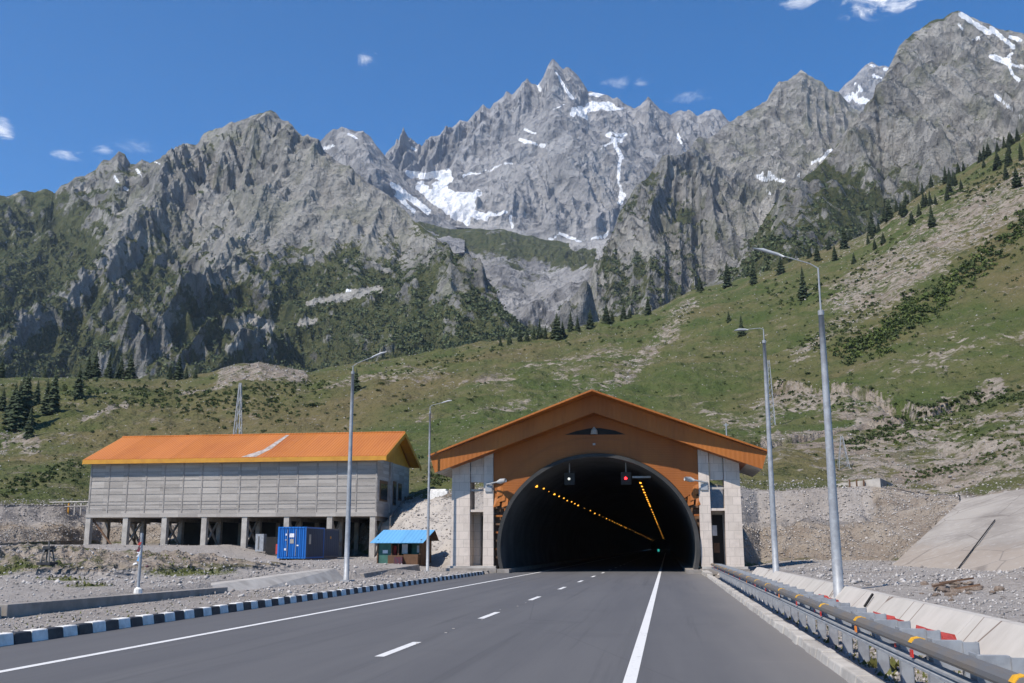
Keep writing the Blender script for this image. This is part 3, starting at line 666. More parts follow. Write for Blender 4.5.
L3 = mountain('mountain', 'tall pointed grey central peak with snowfields and gullies', [(370, 170, 3700), (385, 155, 3700), (392, 148, 3700), (398, 143, 3700), (404, 137, 3700), (409, 139, 3700), (413, 145, 3700), (421, 148, 3690), (430, 136, 3680), (437, 136, 3680), (445, 128.5, 3670), (452, 129, 3670), (460, 120, 3660), (467, 122, 3660), (474, 113, 3650), (483, 104.5, 3640), (490, 110, 3640), (494, 102, 3640), (503, 97, 3640), (506, 91, 3630), (512, 95, 3630),
    (520, 88, 3620), (527, 78, 3620), (532, 84, 3620), (538, 85, 3620), (543, 77, 3610), (547, 68, 3600), (553, 58, 3600), (558, 63, 3600), (563, 68, 3600), (567, 65, 3600), (573, 70, 3600), (581, 78, 3610), (588, 90, 3620), (595, 92, 3630), (604, 94, 3640), (613, 99, 3650), (617, 97, 3660), (625, 105, 3680), (634, 108, 3700), (641, 105, 3720), (648, 97.5, 3740), (656, 105, 3760), (664, 110, 3780), (671, 115, 3800), (680, 111, 3800), (686, 112, 3800), (690, 110, 3800), (697, 116, 3800), (706, 112, 3800), (713, 108, 3800), (720, 108, 3800), (727, 117, 3800), (745, 130, 3800), (780, 150, 3800)],
    [(300, 260), (420, 225), (470, 228), (530, 240), (580, 248), (620, 245), (700, 250), (800, 250)], .70, 11.9, 200, rockB, 560, 130, v_none, snow=snow3, scree=[([(470, 222), (500, 224), (510, 228)], 6), ([(560, 243), (600, 238)], 3), ([(500, 190), (530, 170), (560, 210), (590, 205)], 24, .45), ([(590, 170), (605, 215)], 12, .45)], shear=-.35, shape=1.05, vs=.35, jag=2.2)
v_lip = lambda px, py, up, w: .95 * (1 - sst(8, 22, segdist(px, py, [(430, 228), (480, 236), (530, 247), (590, 258), (620, 262)]) + 7 * w)) + .22 * w + .10 + .45 * sst(300, 335, py)
L3b = mountain('mountain', 'slabby grey rock step with a green grass lip below the peak', [(380, 215, 2300), (420, 222, 2300), (450, 229, 2300), (480, 229, 2300), (510, 231, 2300), (540, 239, 2300), (565, 243, 2300), (590, 242, 2300), (620, 236, 2300), (660, 232, 2300)],
    foot0, .68, 15.1, 160, rockB, 260, 48, v_lip, shear=.3, jag=.8, shape=.95, scree=[([(575, 245), (605, 243), (600, 262)], 7)], back=.2)
Lf = mountain('mountain', 'small far snowy summit in the notch between two ridges', [(800, 140, 4400), (836, 94, 4400), (847, 83, 4400), (855, 76, 4400), (862, 69, 4400), (868, 65, 4400), (872, 62.5, 4400), (879, 67, 4400), (886, 66, 4400), (900, 70, 4400), (950, 90, 4400)],
    [(780, 150), (1000, 150)], .78, 21.3, 100, rockB, 500, 120, v_none, snow=[([(843, 101), (852, 94), (857, 101), (872, 103)], 3.2), ([(868, 64), (876, 67)], 1.6), ([(873, 76), (884, 80)], 2.2), ([(856, 84), (862, 90), (855, 97)], 1.4), ([(884, 68), (892, 72)], 2)], jag=1.6)
def v_l4(px, py, up, w):
    v = .34 + .42 * w + 1.0 * (up - .52) + .22 * sst(150, 300, py)
    v = v - .75 * sst(-5, 60, (px - 700) * .9 + (195 - py) * .8)
    v = v + .4 * (1 - sst(6, 16, segdist(px, py, [(775, 215), (800, 235), (760, 240)])))
    return v
L4 = mountain('mountain', 'grey pyramid peak and jagged green spur right of centre', [(560, 318, 1250), (572, 305, 1270), (586, 288, 1300), (593, 275, 1320), (599, 263, 1350), (606, 250, 1390), (612, 233, 1430), (618, 217, 1460), (624, 203, 1490), (635, 189, 1540), (642, 180, 1570), (648, 176, 1600), (656, 166, 1640), (665, 157, 1680), (676, 155, 1720), (687, 151, 1780), (694, 142, 1830), (700, 136, 1870), (709, 138, 1900), (716, 133, 1930), (722, 127, 1950), (736, 117, 2000), (743, 113, 2030), (749, 110, 2050), (758, 106, 2080), (767, 101, 2100), (773, 90, 2130), (780, 83, 2150), (788, 80, 2160), (795, 74, 2170),
    (801, 69, 2180), (808, 75, 2180), (816, 79, 2180), (823, 80, 2180), (830, 88, 2180), (838, 92, 2180), (846, 101, 2180), (853, 108, 2180), (870, 118, 2180), (900, 150, 2180)],
    foot0, .62, 27.4, 260, rockC, 330, 85, v_l4, snow=[([(756, 176), (764, 179), (782, 180)], 2.4), ([(768, 172), (776, 178)], 1.8), ([(802, 171), (793, 184)], 1.7), ([(766, 190), (769, 193)], 1.4), ([(776, 202), (780, 208)], 1.2), ([(840, 146), (826, 156), (812, 163)], 1.6), ([(762, 172), (758, 177)], 1.0)],
    scree=[([(800, 190), (770, 215), (770, 240), (790, 255)], 13), ([(820, 165), (800, 185)], 6)], shear=.4, jag=2.0)
def v_l6(px, py, up, w):
    return .16 + .34 * w + .9 * (up - .52) + .52 * sst(90, 220, py) - .30 * sst(920, 1000, px) * sst(190, 120, py)
L6 = mountain('mountain', 'massive grey right hand mountain with streaks of snow near its top', [(700, 300, 900), (735, 275, 930), (748, 255, 960), (760, 228, 1000), (772, 208, 1030), (784, 196, 1060), (800, 180, 1110), (815, 168, 1160), (825, 158, 1200), (833, 150, 1230), (847, 133, 1290), (854, 124, 1330), (860, 119, 1360), (868, 110, 1400), (874, 103, 1440), (877, 92, 1480), (881, 84, 1500), (886, 74, 1530), (890, 66, 1560), (895, 55, 1590), (900, 45, 1620), (907, 37, 1640), (914, 31, 1660), (920, 29, 1670), (926, 24, 1680), (932, 20, 1690), (938, 18, 1690), (943, 18, 1700), (950, 13, 1700), (958, 9.5, 1710), (967, 15, 1720), (975, 20, 1730), (985, 24, 1740), (995, 27, 1750), (1010, 31, 1760), (1024, 35, 1770), (1080, 60, 1800), (1200, 110, 1800)],
    foot0, .60, 33.6, 300, rockC, 340, 80, v_l6, snow=[([(962, 15), (975, 24), (990, 33)], 3.0), ([(991, 28), (1002, 38), (1013, 46)], 2.6), ([(1010, 37), (1022, 41)], 2), ([(991, 56), (1004, 62), (1020, 67), (1040, 70)], 2.2), ([(1012, 53), (1008, 60), (1000, 61)], 1.8), ([(1008, 66), (1014, 76), (1030, 90)], 1.6), ([(995, 96), (1008, 106), (1020, 116)], 2.2), ([(974, 41), (980, 38)], 1.2), ([(958, 24), (962, 29)], 1.5)], shear=-.5, jag=1.6)
# ------------------------------------------------------------------ road
def kxl(y): return -10.85
b = MB()
ys = [-6, 0, 4] + list(range(8, 62, 3)) + [61, 64.2]
for y0, y1 in zip(ys[:-1], ys[1:]):
    b.quad((kxl(y0) - .02, y0, 0), (2.13, y0, 0), (2.13, y1, 0), (kxl(y1) - .02, y1, 0))
b.quad((-10.7, 64.2, 0), (2.0, 64.2, 0), (2.0, 700, 0), (-10.7, 700, 0))
road = tag(b.build('road', M['asphalt']), kind='structure'); road['label'] = 'grey asphalt road leading into the tunnel'
def lline(y): return -8.67 + (y - 12.5) * (.43 / 49)
b = MB()
for y in range(-4, 300, 6): b.quad((lline(min(y, 64)) - .075, y, .004), (lline(min(y, 64)) + .075, y, .004), (lline(min(y + 6, 64)) + .075, y + 6, .004), (lline(min(y + 6, 64)) - .075, y + 6, .004))
b.build('edge_line', M['line'], road)
b = MB()
for y in range(-4, 300, 6): b.quad((-.575, y, .004), (-.415, y, .004), (-.415, y + 6, .004), (-.575, y + 6, .004))
b.build('edge_line', M['line'], road)
for y in [6.9] + [15.05 + 8.15 * k for k in range(30)]:
    x = -4.36 + min(y, 60) * .005
    b = MB(); b.quad((x - .075, y, .004), (x + .075, y, .004), (x + .075, y + 2.35, .004), (x - .075, y + 2.35, .004)); b.build('lane_dash', M['line'], road)
# old road studs and specks beside the lane line
b = MB()
for k in range(9):
    y = 17 + k * 1.9 + random.uniform(-.5, .5); x = -4.36 + y * .005 + random.uniform(-.12, .12); s_ = random.uniform(.012, .025)
    b.box(x - s_, x + s_, y - s_ * 1.5, y + s_ * 1.5, .001, .008)
b.build('road_stud', M['conc'], road)
# kerbs
b = MB(); y = 8.0; k = 0; L_ = .47
while y < 60.5:
    y1 = y + L_ - .008; x0, x1 = kxl(y), kxl(y1); j = random.uniform(-.012, .012); h = .19 + random.uniform(-.008, .008)
    b.hexa([(x0 - .22 + j, y, -.1), (x0 + j + .02, y, -.1), (x1 + j + .02, y1, -.1), (x1 - .22 + j, y1, -.1)], [(x0 - .22 + j, y, h), (x0 + j - .03, y, h), (x1 + j - .03, y1, h), (x1 - .22 + j, y1, h)], mi=k % 2)
    y += L_; k += 1
o = b.build('painted_kerb', [M['white_paint'], M['black_paint']], bevel=.02); tag(o, kind='structure'); o['label'] = 'kerb painted in black and white blocks along the left road edge'
b = MB(); y = 2.0
while y < 57.5:
    l = random.uniform(.45, .62); j = random.uniform(-.02, .02); h = .13 + random.uniform(-.02, .02)
    b.hexa([(2.08 + j, y, -.1), (2.36, y, -.1), (2.36, y + l - .02, -.1), (2.08 + j, y + l - .02, -.1)], [(2.13 + j, y, h), (2.34, y, h), (2.34, y + l - .02, h), (2.13 + j, y + l - .02, h)])
    y += l
while y < 63.8:
    b.hexa([(2.0, y, -.1), (2.5, y, -.1), (2.5, y + .68, -.1), (2.0, y + .68, -.1)], [(2.05, y, .2), (2.45, y, .2), (2.45, y + .68, .2), (2.05, y + .68, .2)]); y += .72
o = b.build('stone_kerb', M['conc'], bevel=.02); tag(o, kind='structure')

# ------------------------------------------------------------------ tunnel portal
D0 = 64.5; FX = 63.25
def archz(x, a=6.4, hgt=5.9): 
    d = min(abs(x - XC) / a, 1); return 1.6 + hgt * math.sqrt(1 - d * d)
def slope(x, ze, za, half=10.6): return za - (za - ze) * abs(x - XC) / half
port = thing('tunnel_portal', 'orange gabled tunnel portal with pale stone pillars at the end of the road', 'tunnel portal', (XC, D0, 0))
for sx in (-1, 1):                                       # roof slopes, each a slab; the front lip runs further out at the ridge
    e = XC + sx * 10.72
    lip0, lip1 = FX - .17, FX - 1.45
    b = MB(); p = [(e, lip0, 7.30), (XC, lip1, 11.14), (XC, 70.6, 11.14), (e, 70.6, 7.30)]
    q = [(x, y, z + .11) for x, y, z in p]
    b.quad(*(p if sx > 0 else p[::-1])); b.quad(*(q[::-1] if sx > 0 else q))
    for i in range(4): b.quad(p[i], p[(i + 1) % 4], q[(i + 1) % 4], q[i])
    b.build('roof', M['orange_fascia'], port)
    b = MB(); p = [(XC + sx * 10.6, 7.29), (XC, 11.13), (XC, 9.98), (XC + sx * 10.28, 6.28)]
    b.prism(p if sx < 0 else p[::-1], FX, FX + .08); b.build('fascia', M['orange_fascia'], port)
    b = MB(); x0, x1 = XC, XC + sx * 9.35                # soffit
    f = lambda x: slope(x, 6.28, 9.98, 10.28)
    b.hexa([(x0, FX + .09, f(x0)), (x1, FX + .09, f(x1)), (x1, 70.5, f(x1)), (x0, 70.5, f(x0))][::sx or 1], [(x0, FX + .09, f(x0) + .06), (x1, FX + .09, f(x1) + .06), (x1, 70.5, f(x1) + .06), (x0, 70.5, f(x0) + .06)][::sx or 1])
    b.build('soffit', M['orange_clad'], port)
    b = MB(); x0, x1 = x1 + sx * .002, XC + sx * 10.27
    b.hexa([(x0, FX + .09, f(x0)), (x1, FX + .09, f(x1)), (x1, 70.5, f(x1)), (x0, 70.5, f(x0))], [(x0, FX + .09, f(x0) + .05), (x1, FX + .09, f(x1) + .05), (x1, 70.5, f(x1) + .05), (x0, 70.5, f(x0) + .05)])
    b.build('eave_soffit', M['conc'], port)
sof = lambda x: slope(x, 6.28, 9.98, 10.28) - .004
def pillar(x0, x1, name='pillar', y1=66.1, zb=.42):
    b = MB(); b.prism([(x0 - .05, zb), (x1 + .05, zb), (x1, sof(x1)), (x0, sof(x0))] if True else 0, D0 - .12, y1); return b.build(name, M['stone'], port)
pillar(-13.72, -12.56); pillar(-11.62, -11.02); pillar(2.10, 2.74); pillar(3.66, 4.62)
for x0, x1 in ((-12.52, -11.66), (2.78, 3.62)):          # bay between the pillars: header, slab, recessed back wall, door
    b = MB(); b.prism([(x0, 5.72), (x1, 5.72), (x1, sof(x1)), (x0, sof(x0))], D0 + .02, D0 + .3); b.build('header_panel', M['stone'], port)
    MB().box(x0 - .02, x1 + .02, D0 - .05, 66.05, 3.82, 3.97).build('floor_slab', M['stone'], port)
    MB().box(x0, x1, 65.75, 65.95, .42, 3.82).build('recess_wall', M['stone'], port)
    xm = x0 + .62 * (x1 - x0)
    d = MB().box(xm if x0 < 0 else x0 + .1, x1 - .03 if x0 < 0 else x1 - .08, 65.69, 65.75, .42, 3.6).build('door', M['dark'], port)
    if x0 > 0:
        MB().box(2.86, 3.16, 65.66, 65.687, 2.3, 2.95).build('notice_sheet', M['paper'], port)
        MB().box(2.92, 3.28, 65.66, 65.687, 1.25, 1.85).build('notice_board', M['frame_brown'], port)
    else:
        MB().box(xm - .09, xm - .01, 65.70, 65.75, .42, 3.82).build('door_frame', M['conc_wall'], port)
    MB().box(x0, x1, 64.6, 64.66, 5.15, 5.28).build('window_rail', M['conc'], port)
b = MB()                                                 # facade cladding over the arch, broken off low down at both sides
xs = np.unique(np.concatenate([np.linspace(-11.0, 2.08, 150), np.linspace(XC - 6.4, XC - 5.9, 20), np.linspace(XC + 5.9, XC + 6.4, 20)]))
rag = {}
def bot(x):
    z = archz(x) + .0
    lim = 4.35 if x < XC else 4.55
    k = int(math.floor((x + 20) * 3.2)); rr = random.Random(k)
    z2 = lim + rr.uniform(-.55, .5) + (.5 if x < XC else 0) * rr.random()
    return max(z, z2) if abs(x - XC) > 4.6 else z
for xa, xb in zip(xs[:-1], xs[1:]):
    if abs(xa - XC) > 6.39 or abs(xb - XC) > 6.39: za = zb_ = bot((xa + xb) / 2)
    else: za, zb_ = max(archz(xa), bot((xa + xb) / 2)), max(archz(xb), bot((xa + xb) / 2))
    b.quad((xa, D0, za), (xb, D0, zb_), (xb, D0, sof(xb)), (xa, D0, sof(xa)))
    b.quad((xa, D0, za), (xa, D0 + .07, za), (xb, D0 + .07, zb_), (xb, D0, zb_))
b.build('facade_cladding', M['orange_clad'], port)
b = MB()                                                 # raised ring over the arch
for k in range(60):
    t0, t1 = math.pi * (.17 + .66 * k / 60), math.pi * (.17 + .66 * (k + 1) / 60)
    pp = lambda t, e: (XC + (6.42 + e) * math.cos(t), 1.6 + (5.92 + e) * math.sin(t))
    a0, a1, c0, c1 = pp(t0, 0), pp(t1, 0), pp(t0, .95), pp(t1, .95)
    b.quad(*[(x, D0 - .05, z) for x, z in (a1, a0, c0, c1)]); b.quad((c0[0], D0 - .05, c0[1]), (c0[0], D0 - .001, c0[1]), (c1[0], D0 - .001, c1[1]), (c1[0], D0 - .05, c1[1]))
    b.quad((a1[0], D0 - .05, a1[1]), (a1[0], D0 + .2, a1[1]), (a0[0], D0 + .2, a0[1]), (a0[0], D0 - .05, a0[1]))
b.build('arch_ring', M['orange_clad'], port)
for sx in (-1, 1):                                       # dark backing and battens seen where the cladding is gone
    b = MB()
    for k in range(24):
        z0 = .42 + k * .28; z1 = z0 + .28; zm = (z0 + z1) / 2
        xin = XC + sx * 6.22 * math.sqrt(max(0, 1 - ((zm - 1.6) / 5.75) ** 2)); xo = XC + sx * 6.64 if sx < 0 else 2.09
        b.box(min(xin, xo), max(xin, xo), 64.85, 64.9, z0, z1)
    b.build('backing_boards', M['wood'], port)
    for k in range(7):
        z0 = .9 + k * .52; xin = XC + sx * 6.42 * math.sqrt(max(0, 1 - ((z0 - 1.6) / 5.92) ** 2)); xo = XC + sx * 6.64 if sx < 0 else 2.09
        MB().box(min(xin, xo), max(xin, xo), 64.58 + .02 * (k % 2), 64.66, z0, z0 + .12).build('batten', M['orange_clad'] if k % 2 else M['wood'], port)
    for k in range(4):                                   # hanging torn sheets
        x = XC + sx * (5.9 + .17 * k); z = 4.1 + .33 * (k % 3)
        b = MB(); b.quad((x - .22, 64.44 - .05 * k, z), (x + .18, 64.40, z + .12), (x + .25, 64.47, z + .75), (x - .15, 64.46, z + .62)); b.build('torn_sheet', M['orange_fascia'], port)
b = MB(); b.prism([(-6.35, 8.72), (-2.4, 8.68), (-3.1, 8.95), (-4.0, 9.12), (-4.75, 9.12), (-5.6, 8.95)], D0 - .012, D0 - .006); b.build('gable_vent', M['dark'], port)
b = MB(); b.tube([(-4.42, D0 - .06, 8.72), (-4.42, D0 - .06, 8.98), (-4.42, D0 - .06, 9.2)], [.24, .2, .03], 10); b.build('gable_emblem', M['conc'], port)
MB().box(-4.52, -4.36, D0 - .09, D0 - .052, 8.02, 8.14).build('small_plate', M['conc'], port)
for sx, x0, x1 in ((-1, -14.05, -10.72), (1, 1.98, 4.95)):
    MB().box(x0, x1, D0 - .55, 66.2, -.05, .28).build('step', M['conc_wall'], port)
    MB().box(x0 + .12, x1 - .08, D0 - .3, 66.2, .28, .42).build('step', M['conc'], port)
    MB().box(x0 + .6 if sx < 0 else x0 + .2, x1 - .5, D0 - .95, D0 - .55, -.05, .14).build('step', M['conc_wall'], port)
    xw = -13.6 if sx < 0 else 4.3
    MB().box(xw, xw + .3, 66.12, 70.4, 0, 3.6).build('side_wall', M['conc_wall'], port)
# lining
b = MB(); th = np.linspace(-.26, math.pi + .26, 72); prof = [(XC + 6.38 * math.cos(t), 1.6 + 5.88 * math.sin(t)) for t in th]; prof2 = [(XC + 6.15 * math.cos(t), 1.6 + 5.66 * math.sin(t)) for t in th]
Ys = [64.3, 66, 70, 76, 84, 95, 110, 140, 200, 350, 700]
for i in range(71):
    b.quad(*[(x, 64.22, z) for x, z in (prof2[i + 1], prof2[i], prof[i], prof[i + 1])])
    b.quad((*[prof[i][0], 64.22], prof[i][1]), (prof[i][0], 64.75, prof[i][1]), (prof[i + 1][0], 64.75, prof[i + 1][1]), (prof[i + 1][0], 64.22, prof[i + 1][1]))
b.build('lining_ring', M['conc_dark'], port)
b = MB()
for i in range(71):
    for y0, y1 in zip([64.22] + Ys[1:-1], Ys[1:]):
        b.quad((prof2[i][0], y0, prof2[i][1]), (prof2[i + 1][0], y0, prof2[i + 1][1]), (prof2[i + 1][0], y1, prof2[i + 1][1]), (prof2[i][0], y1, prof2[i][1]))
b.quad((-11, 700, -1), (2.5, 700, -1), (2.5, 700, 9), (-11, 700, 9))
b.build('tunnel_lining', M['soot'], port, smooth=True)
MB().box(-10.62, -9.85, 63.6, 400, -.02, .24).build('walkway', M['conc_wall'], port)
MB().box(1.12, 2.02, 63.6, 400, -.02, .24).build('walkway', M['conc_wall'], port)
MB().box(-2.1, -.9, 66.0, 66.3, 6.0, 6.12).build('cable_tray', M['galv'], port)

# lamps on brackets at the inner pillars
def bracket_lamp(x, sx, label):
    t = thing('bracket_lamp', label, 'floodlight', (x, D0 - .12, 5.6), 'floodlights on the portal pillars')
    MB().box(x - .22, x + .22, D0 - .2, D0 - .122, 5.1, 5.62).build('mount_plate', M['galv'], t)
    b = MB(); b.tube([(x - sx * .15, D0 - .24, 5.56), (x + sx * .75, D0 - .55, 5.72)], .05, 8); b.build('arm', M['galv'], t)
    b = MB(); b.tube([(x + sx * .62, D0 - .5, 5.68), (x + sx * .85, D0 - .6, 5.73), (x + sx * 1.2, D0 - .75, 5.78)], [.08, .17, .13], 10); b.build('lamp_head', M['lamp_white'], t, smooth=True)
bracket_lamp(-11.3, 1, 'grey floodlight on a bracket at the left inner pillar of the portal')
bracket_lamp(2.42, -1, 'grey floodlight on a bracket at the right inner pillar of the portal')
def signal(x, z, c, s_, label):
    t = thing('traffic_signal', label, 'traffic light', (x, 66, z), 'lane signals in the tunnel mouth')
    MB().box(x - .34, x + .34, 65.9, 66.15, z - .40, z + .40).build('housing', M['conc_dark'], t, bevel=.03)
    b = MB(); b.tube([(x, 66.05, z + .4), (x, 66.05, archz(x) - .2)], .04, 8); b.build('hanger', M['galv'], t)
    b = MB(); b.tube([(x - .02, 65.86, z), (x - .02, 65.899, z)], .085, 16); b.build('lens', emit('signal_' + ('red' if c[0] > 2 * c[1] else 'white'), c, s_), t)
signal(-6.2, 5.98, (1, .95, .8), .55, 'lane signal with a white light hanging at the left of the tunnel mouth')
signal(-2.5, 5.98, (1, .015, .02), 6, 'lane signal with a red light hanging at the right of the tunnel mouth')
M['amber'] = emit('amber_lamp', (1, .42, .04), 2.2)
M['teal'] = emit('green_exit_lamp', (.05, .6, .5), .5)
lm = MB(); lm.box(-.065, .065, -.12, .12, -.045, .045)
l0 = None
def tl(x, y, z, lab, grp, sc=(1, 1, 1)):
    global l0
    if l0 is None: l0 = lm.build('tunnel_light', M['amber']); o = l0
    else: o = l0.copy(); col.objects.link(o)
    o.location = (x, y, z); o.scale = sc; tag(o, lab, 'tunnel light', grp); return o
y = 68.0; k = 0
while y < 690:
    tl(-8.67 + (.06 if k % 2 else 0), y, 5.70 - (.05 if k % 3 == 0 else 0), 'amber lamp in the long string on the left side of the tunnel', 'amber lamps along the left of the tunnel', (1, 1, 1) if k % 4 else (1.5, 1.2, 1.5)); k += 1
    y += 3.6 if y < 100 else (8 if y < 220 else 22)
y = 84.0; k = 0
while y < 690:
    tl(-2.0, y, 6.80, 'amber lamp in the steep string on the right side of the tunnel', 'amber lamps along the right of the tunnel', (1, 1, 1) if k % 3 else (1.3, 1, 1.3)); k += 1
    y += 5 if y < 130 else (11 if y < 240 else 28)
t = MB().box(-2.75, -2.2, 300, 300.1, .3, 1.0).build('exit_lamp', M['teal']); tag(t, 'small green lamp deep inside the dark tunnel', 'exit lamp')

# ------------------------------------------------------------------ building on stilts
BX0, BX1, BY0, BY1 = -54.85, -26.2, 90.0, 101.6
bld = thing('stilted_building', 'long grey panel building on concrete stilts under an orange metal roof', 'building', (-40, 90, 1.6))
b = MB(); b.box(BX0, BX1, BY0, BY1, 4.75, 9.62); b.build('wall', M['panel'], bld)
MB().box(BX0 - .08, BX1 + .05, BY0 - .12, BY1 + .1, 4.36, 4.749).build('floor_edge', M['panel'], bld)
for k in range(16):
    x = BX0 + .12 + k * (BX1 - BX0 - .24) / 15
    MB().box(x - .06, x + .06, BY0 - .045, BY0 - .001, 4.75, 9.6).build('wall_rib', M['rib'], bld)
for z in (5.12, 5.55, 5.85, 6.55, 7.15, 7.85, 8.62):
    h = .022 if z not in (5.12, 7.85) else .04
    b = MB(); b.box(BX0 + .02, BX1 - .02, BY0 - .03, BY0 - .002, z - h, z + h); b.build('panel_joint', M['rib'], bld)
RX0, RX1 = -55.25, -25.25
yr, ze_, zr = 96.0, 9.86, 12.72
for y0, y1, z0, z1 in ((89.3, yr, ze_, zr), (yr, 102.7, zr, ze_)):
    b = MB(); b.hexa([(RX0, y0, z0 - .08), (RX1, y0, z0 - .08), (RX1, y1, z1 - .08), (RX0, y1, z1 - .08)], [(RX0, y0, z0), (RX1, y0, z0), (RX1, y1, z1), (RX0, y1, z1)]); b.build('roof', M['orange_roof'], bld)
b = MB(); b.tube([(RX0, yr, zr + .02), (RX1, yr, zr + .02)], .09, 8); b.build('ridge_cap', M['orange_roof'], bld)
MB().box(RX0 - .01, RX1 + .01, 89.2, 89.29, 9.40, 9.80).build('eave_board', M['yellow_board'], bld)
MB().box(RX0, RX1 - .1, 89.29, 89.99, 9.63, 9.69).build('eave_soffit', M['yellow_board'], bld)
for xx, nm in ((RX1 + .002, 1), (RX0 - .06, -1)):
    for (ya, za), (yb, zb_) in (((89.2, 9.80), (yr, 12.70)), ((yr, 12.70), (102.75, 9.80))):
        b = MB(); b.hexa([(xx, ya, za - .45), (xx + .05, ya, za - .45), (xx + .05, yb, zb_ - .45), (xx, yb, zb_ - .45)], [(xx, ya, za), (xx + .05, ya, za), (xx + .05, yb, zb_), (xx, yb, zb_)]); b.build('barge_board', M['yellow_board'], bld)
for xx in (BX1 - .03, BX0 + .0):
    b = MB(); b.hexa([(xx, 90.02, 9.62), (xx + .03, 90.02, 9.62), (xx + .03, 101.58, 9.62), (xx, 101.58, 9.62)], [(xx, yr - .1, 12.5), (xx + .03, yr - .1, 12.5), (xx + .03, yr + .1, 12.5), (xx, yr + .1, 12.5)]); b.build('gable', M['yellow_board'], bld)
for (ya, yb, za, zb_) in ((89.4, yr, 9.72, 12.5), (yr, 102.5, 12.5, 9.72)):
    b = MB(); b.hexa([(BX1 + .02, ya, za - .03), (RX1 - .02, ya, za - .03), (RX1 - .02, yb, zb_ - .03), (BX1 + .02, yb, zb_ - .03)], [(BX1 + .02, ya, za), (RX1 - .02, ya, za), (RX1 - .02, yb, zb_), (BX1 + .02, yb, zb_)]); b.build('verge_soffit', M['yellow_board'], bld)
a0 = at(254, 456, 90.2); a1 = at(287.5, 436.2, 95.9)
f = lambda y, o=.012: ze_ + (y - 89.3) / (yr - 89.3) * (zr - ze_) + o
b = MB(); pts = [(a0[0] - .9, 89.35), (a0[0] + .55, 89.35), (a0[0] + 1.15, 91.6), (a1[0] + .25, 95.7), (a1[0] - .1, 95.7), (a0[0] + .45, 91.4)]
b.quad(*[(x, y, f(y)) for x, y in pts]); b.build('roof_tear', plain('torn_roof_lining', (.42, .38, .35), (.25, .2, .17), 2.2, .8, world=True), bld)
cpx = [88.6, 126, 164.8, 204.6, 245, 287, 330, 373]
for i, px in enumerate(cpx):
    x = at(px, 530, BY0 + .2)[0]
    for j, yy in enumerate((BY0 + .2, 93.4, 98.5)):
        w_ = .25 if j == 0 else .21
        MB().box(x - w_, x + w_, yy - .25, yy + .25, .6, 4.36).build('stilt', M['conc'] if j == 0 else M['conc_wall'], bld)
    MB().box(x - .18, x + .18, BY0 + .46, BY1, 4.0, 4.358).build('floor_beam', M['conc_wall'], bld)
    if 0 < i:
        for s_ in (0, 1):
            b = MB(); b.bar((x, 90.5, 1.8 if s_ else 4.1), (x, 93.1, 4.1 if s_ else 1.8), .16); b.build('cross_brace', M['conc_wall'], bld)
x0 = at(cpx[0], 530, 90.2)[0]; x1 = at(cpx[1], 530, 90.2)[0]
b = MB(); b.bar((x0 + .2, 90.4, 4.2), (x0 + 2.6, 90.4, 1.5), .14); b.build('cross_brace', M['wood'], bld)
b = MB(); b.bar((x0 + 1.9, 92.4, 4.2), (x1 + .2, 92.4, 1.5), .14); b.build('cross_brace', M['wood'], bld)
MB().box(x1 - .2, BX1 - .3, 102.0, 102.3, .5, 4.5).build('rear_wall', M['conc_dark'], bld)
def atX(px, X_):
    d = ray(px, 480); return d[1] / d[0] * X_
for (pa, pb, z0, z1) in ((379.8, 387.4, 5.8, 7.7), (393.0, 396.2, 5.6, 7.9), (398.2, 401.6, 6.1, 7.8)):
    y0, y1 = atX(pa, BX1), atX(pb, BX1)
    wf = MB().box(BX1, BX1 + .05, y0, y1, z0, z1).build('window', M['frame_brown'], bld)
    MB().box(BX1 + .05, BX1 + .065, y0 + .15, y1 - .15, z0 + .15, z1 - .3).build('pane', M['glass'], wf)
MB().box(BX1, BX1 + .18, atX(388.8, BX1), atX(391, BX1), 4.75, 9.6).build('downpipe_recess', M['rib'], bld)
b = MB()
for k in range(9):
    b.box(BX1 + .08, BX1 + 1.0, 91.2 + k * .5, 91.7 + k * .5, 2.2, 4.4 + k * .17 - .9)
b.build('stair', M['conc_wall'], bld)
b = MB(); b.bar((BX1 + 1.0, 91.0, 4.3), (BX1 + 1.0, 96, 6.2), .06); b.bar((BX1 + 1.0, 91.0, 3.5), (BX1 + 1.0, 91.0, 4.3), .06); b.bar((BX1 + 1.0, 96, 5.0), (BX1 + 1.0, 96, 6.2), .06); b.build('handrail', M['rail_dark'], bld)

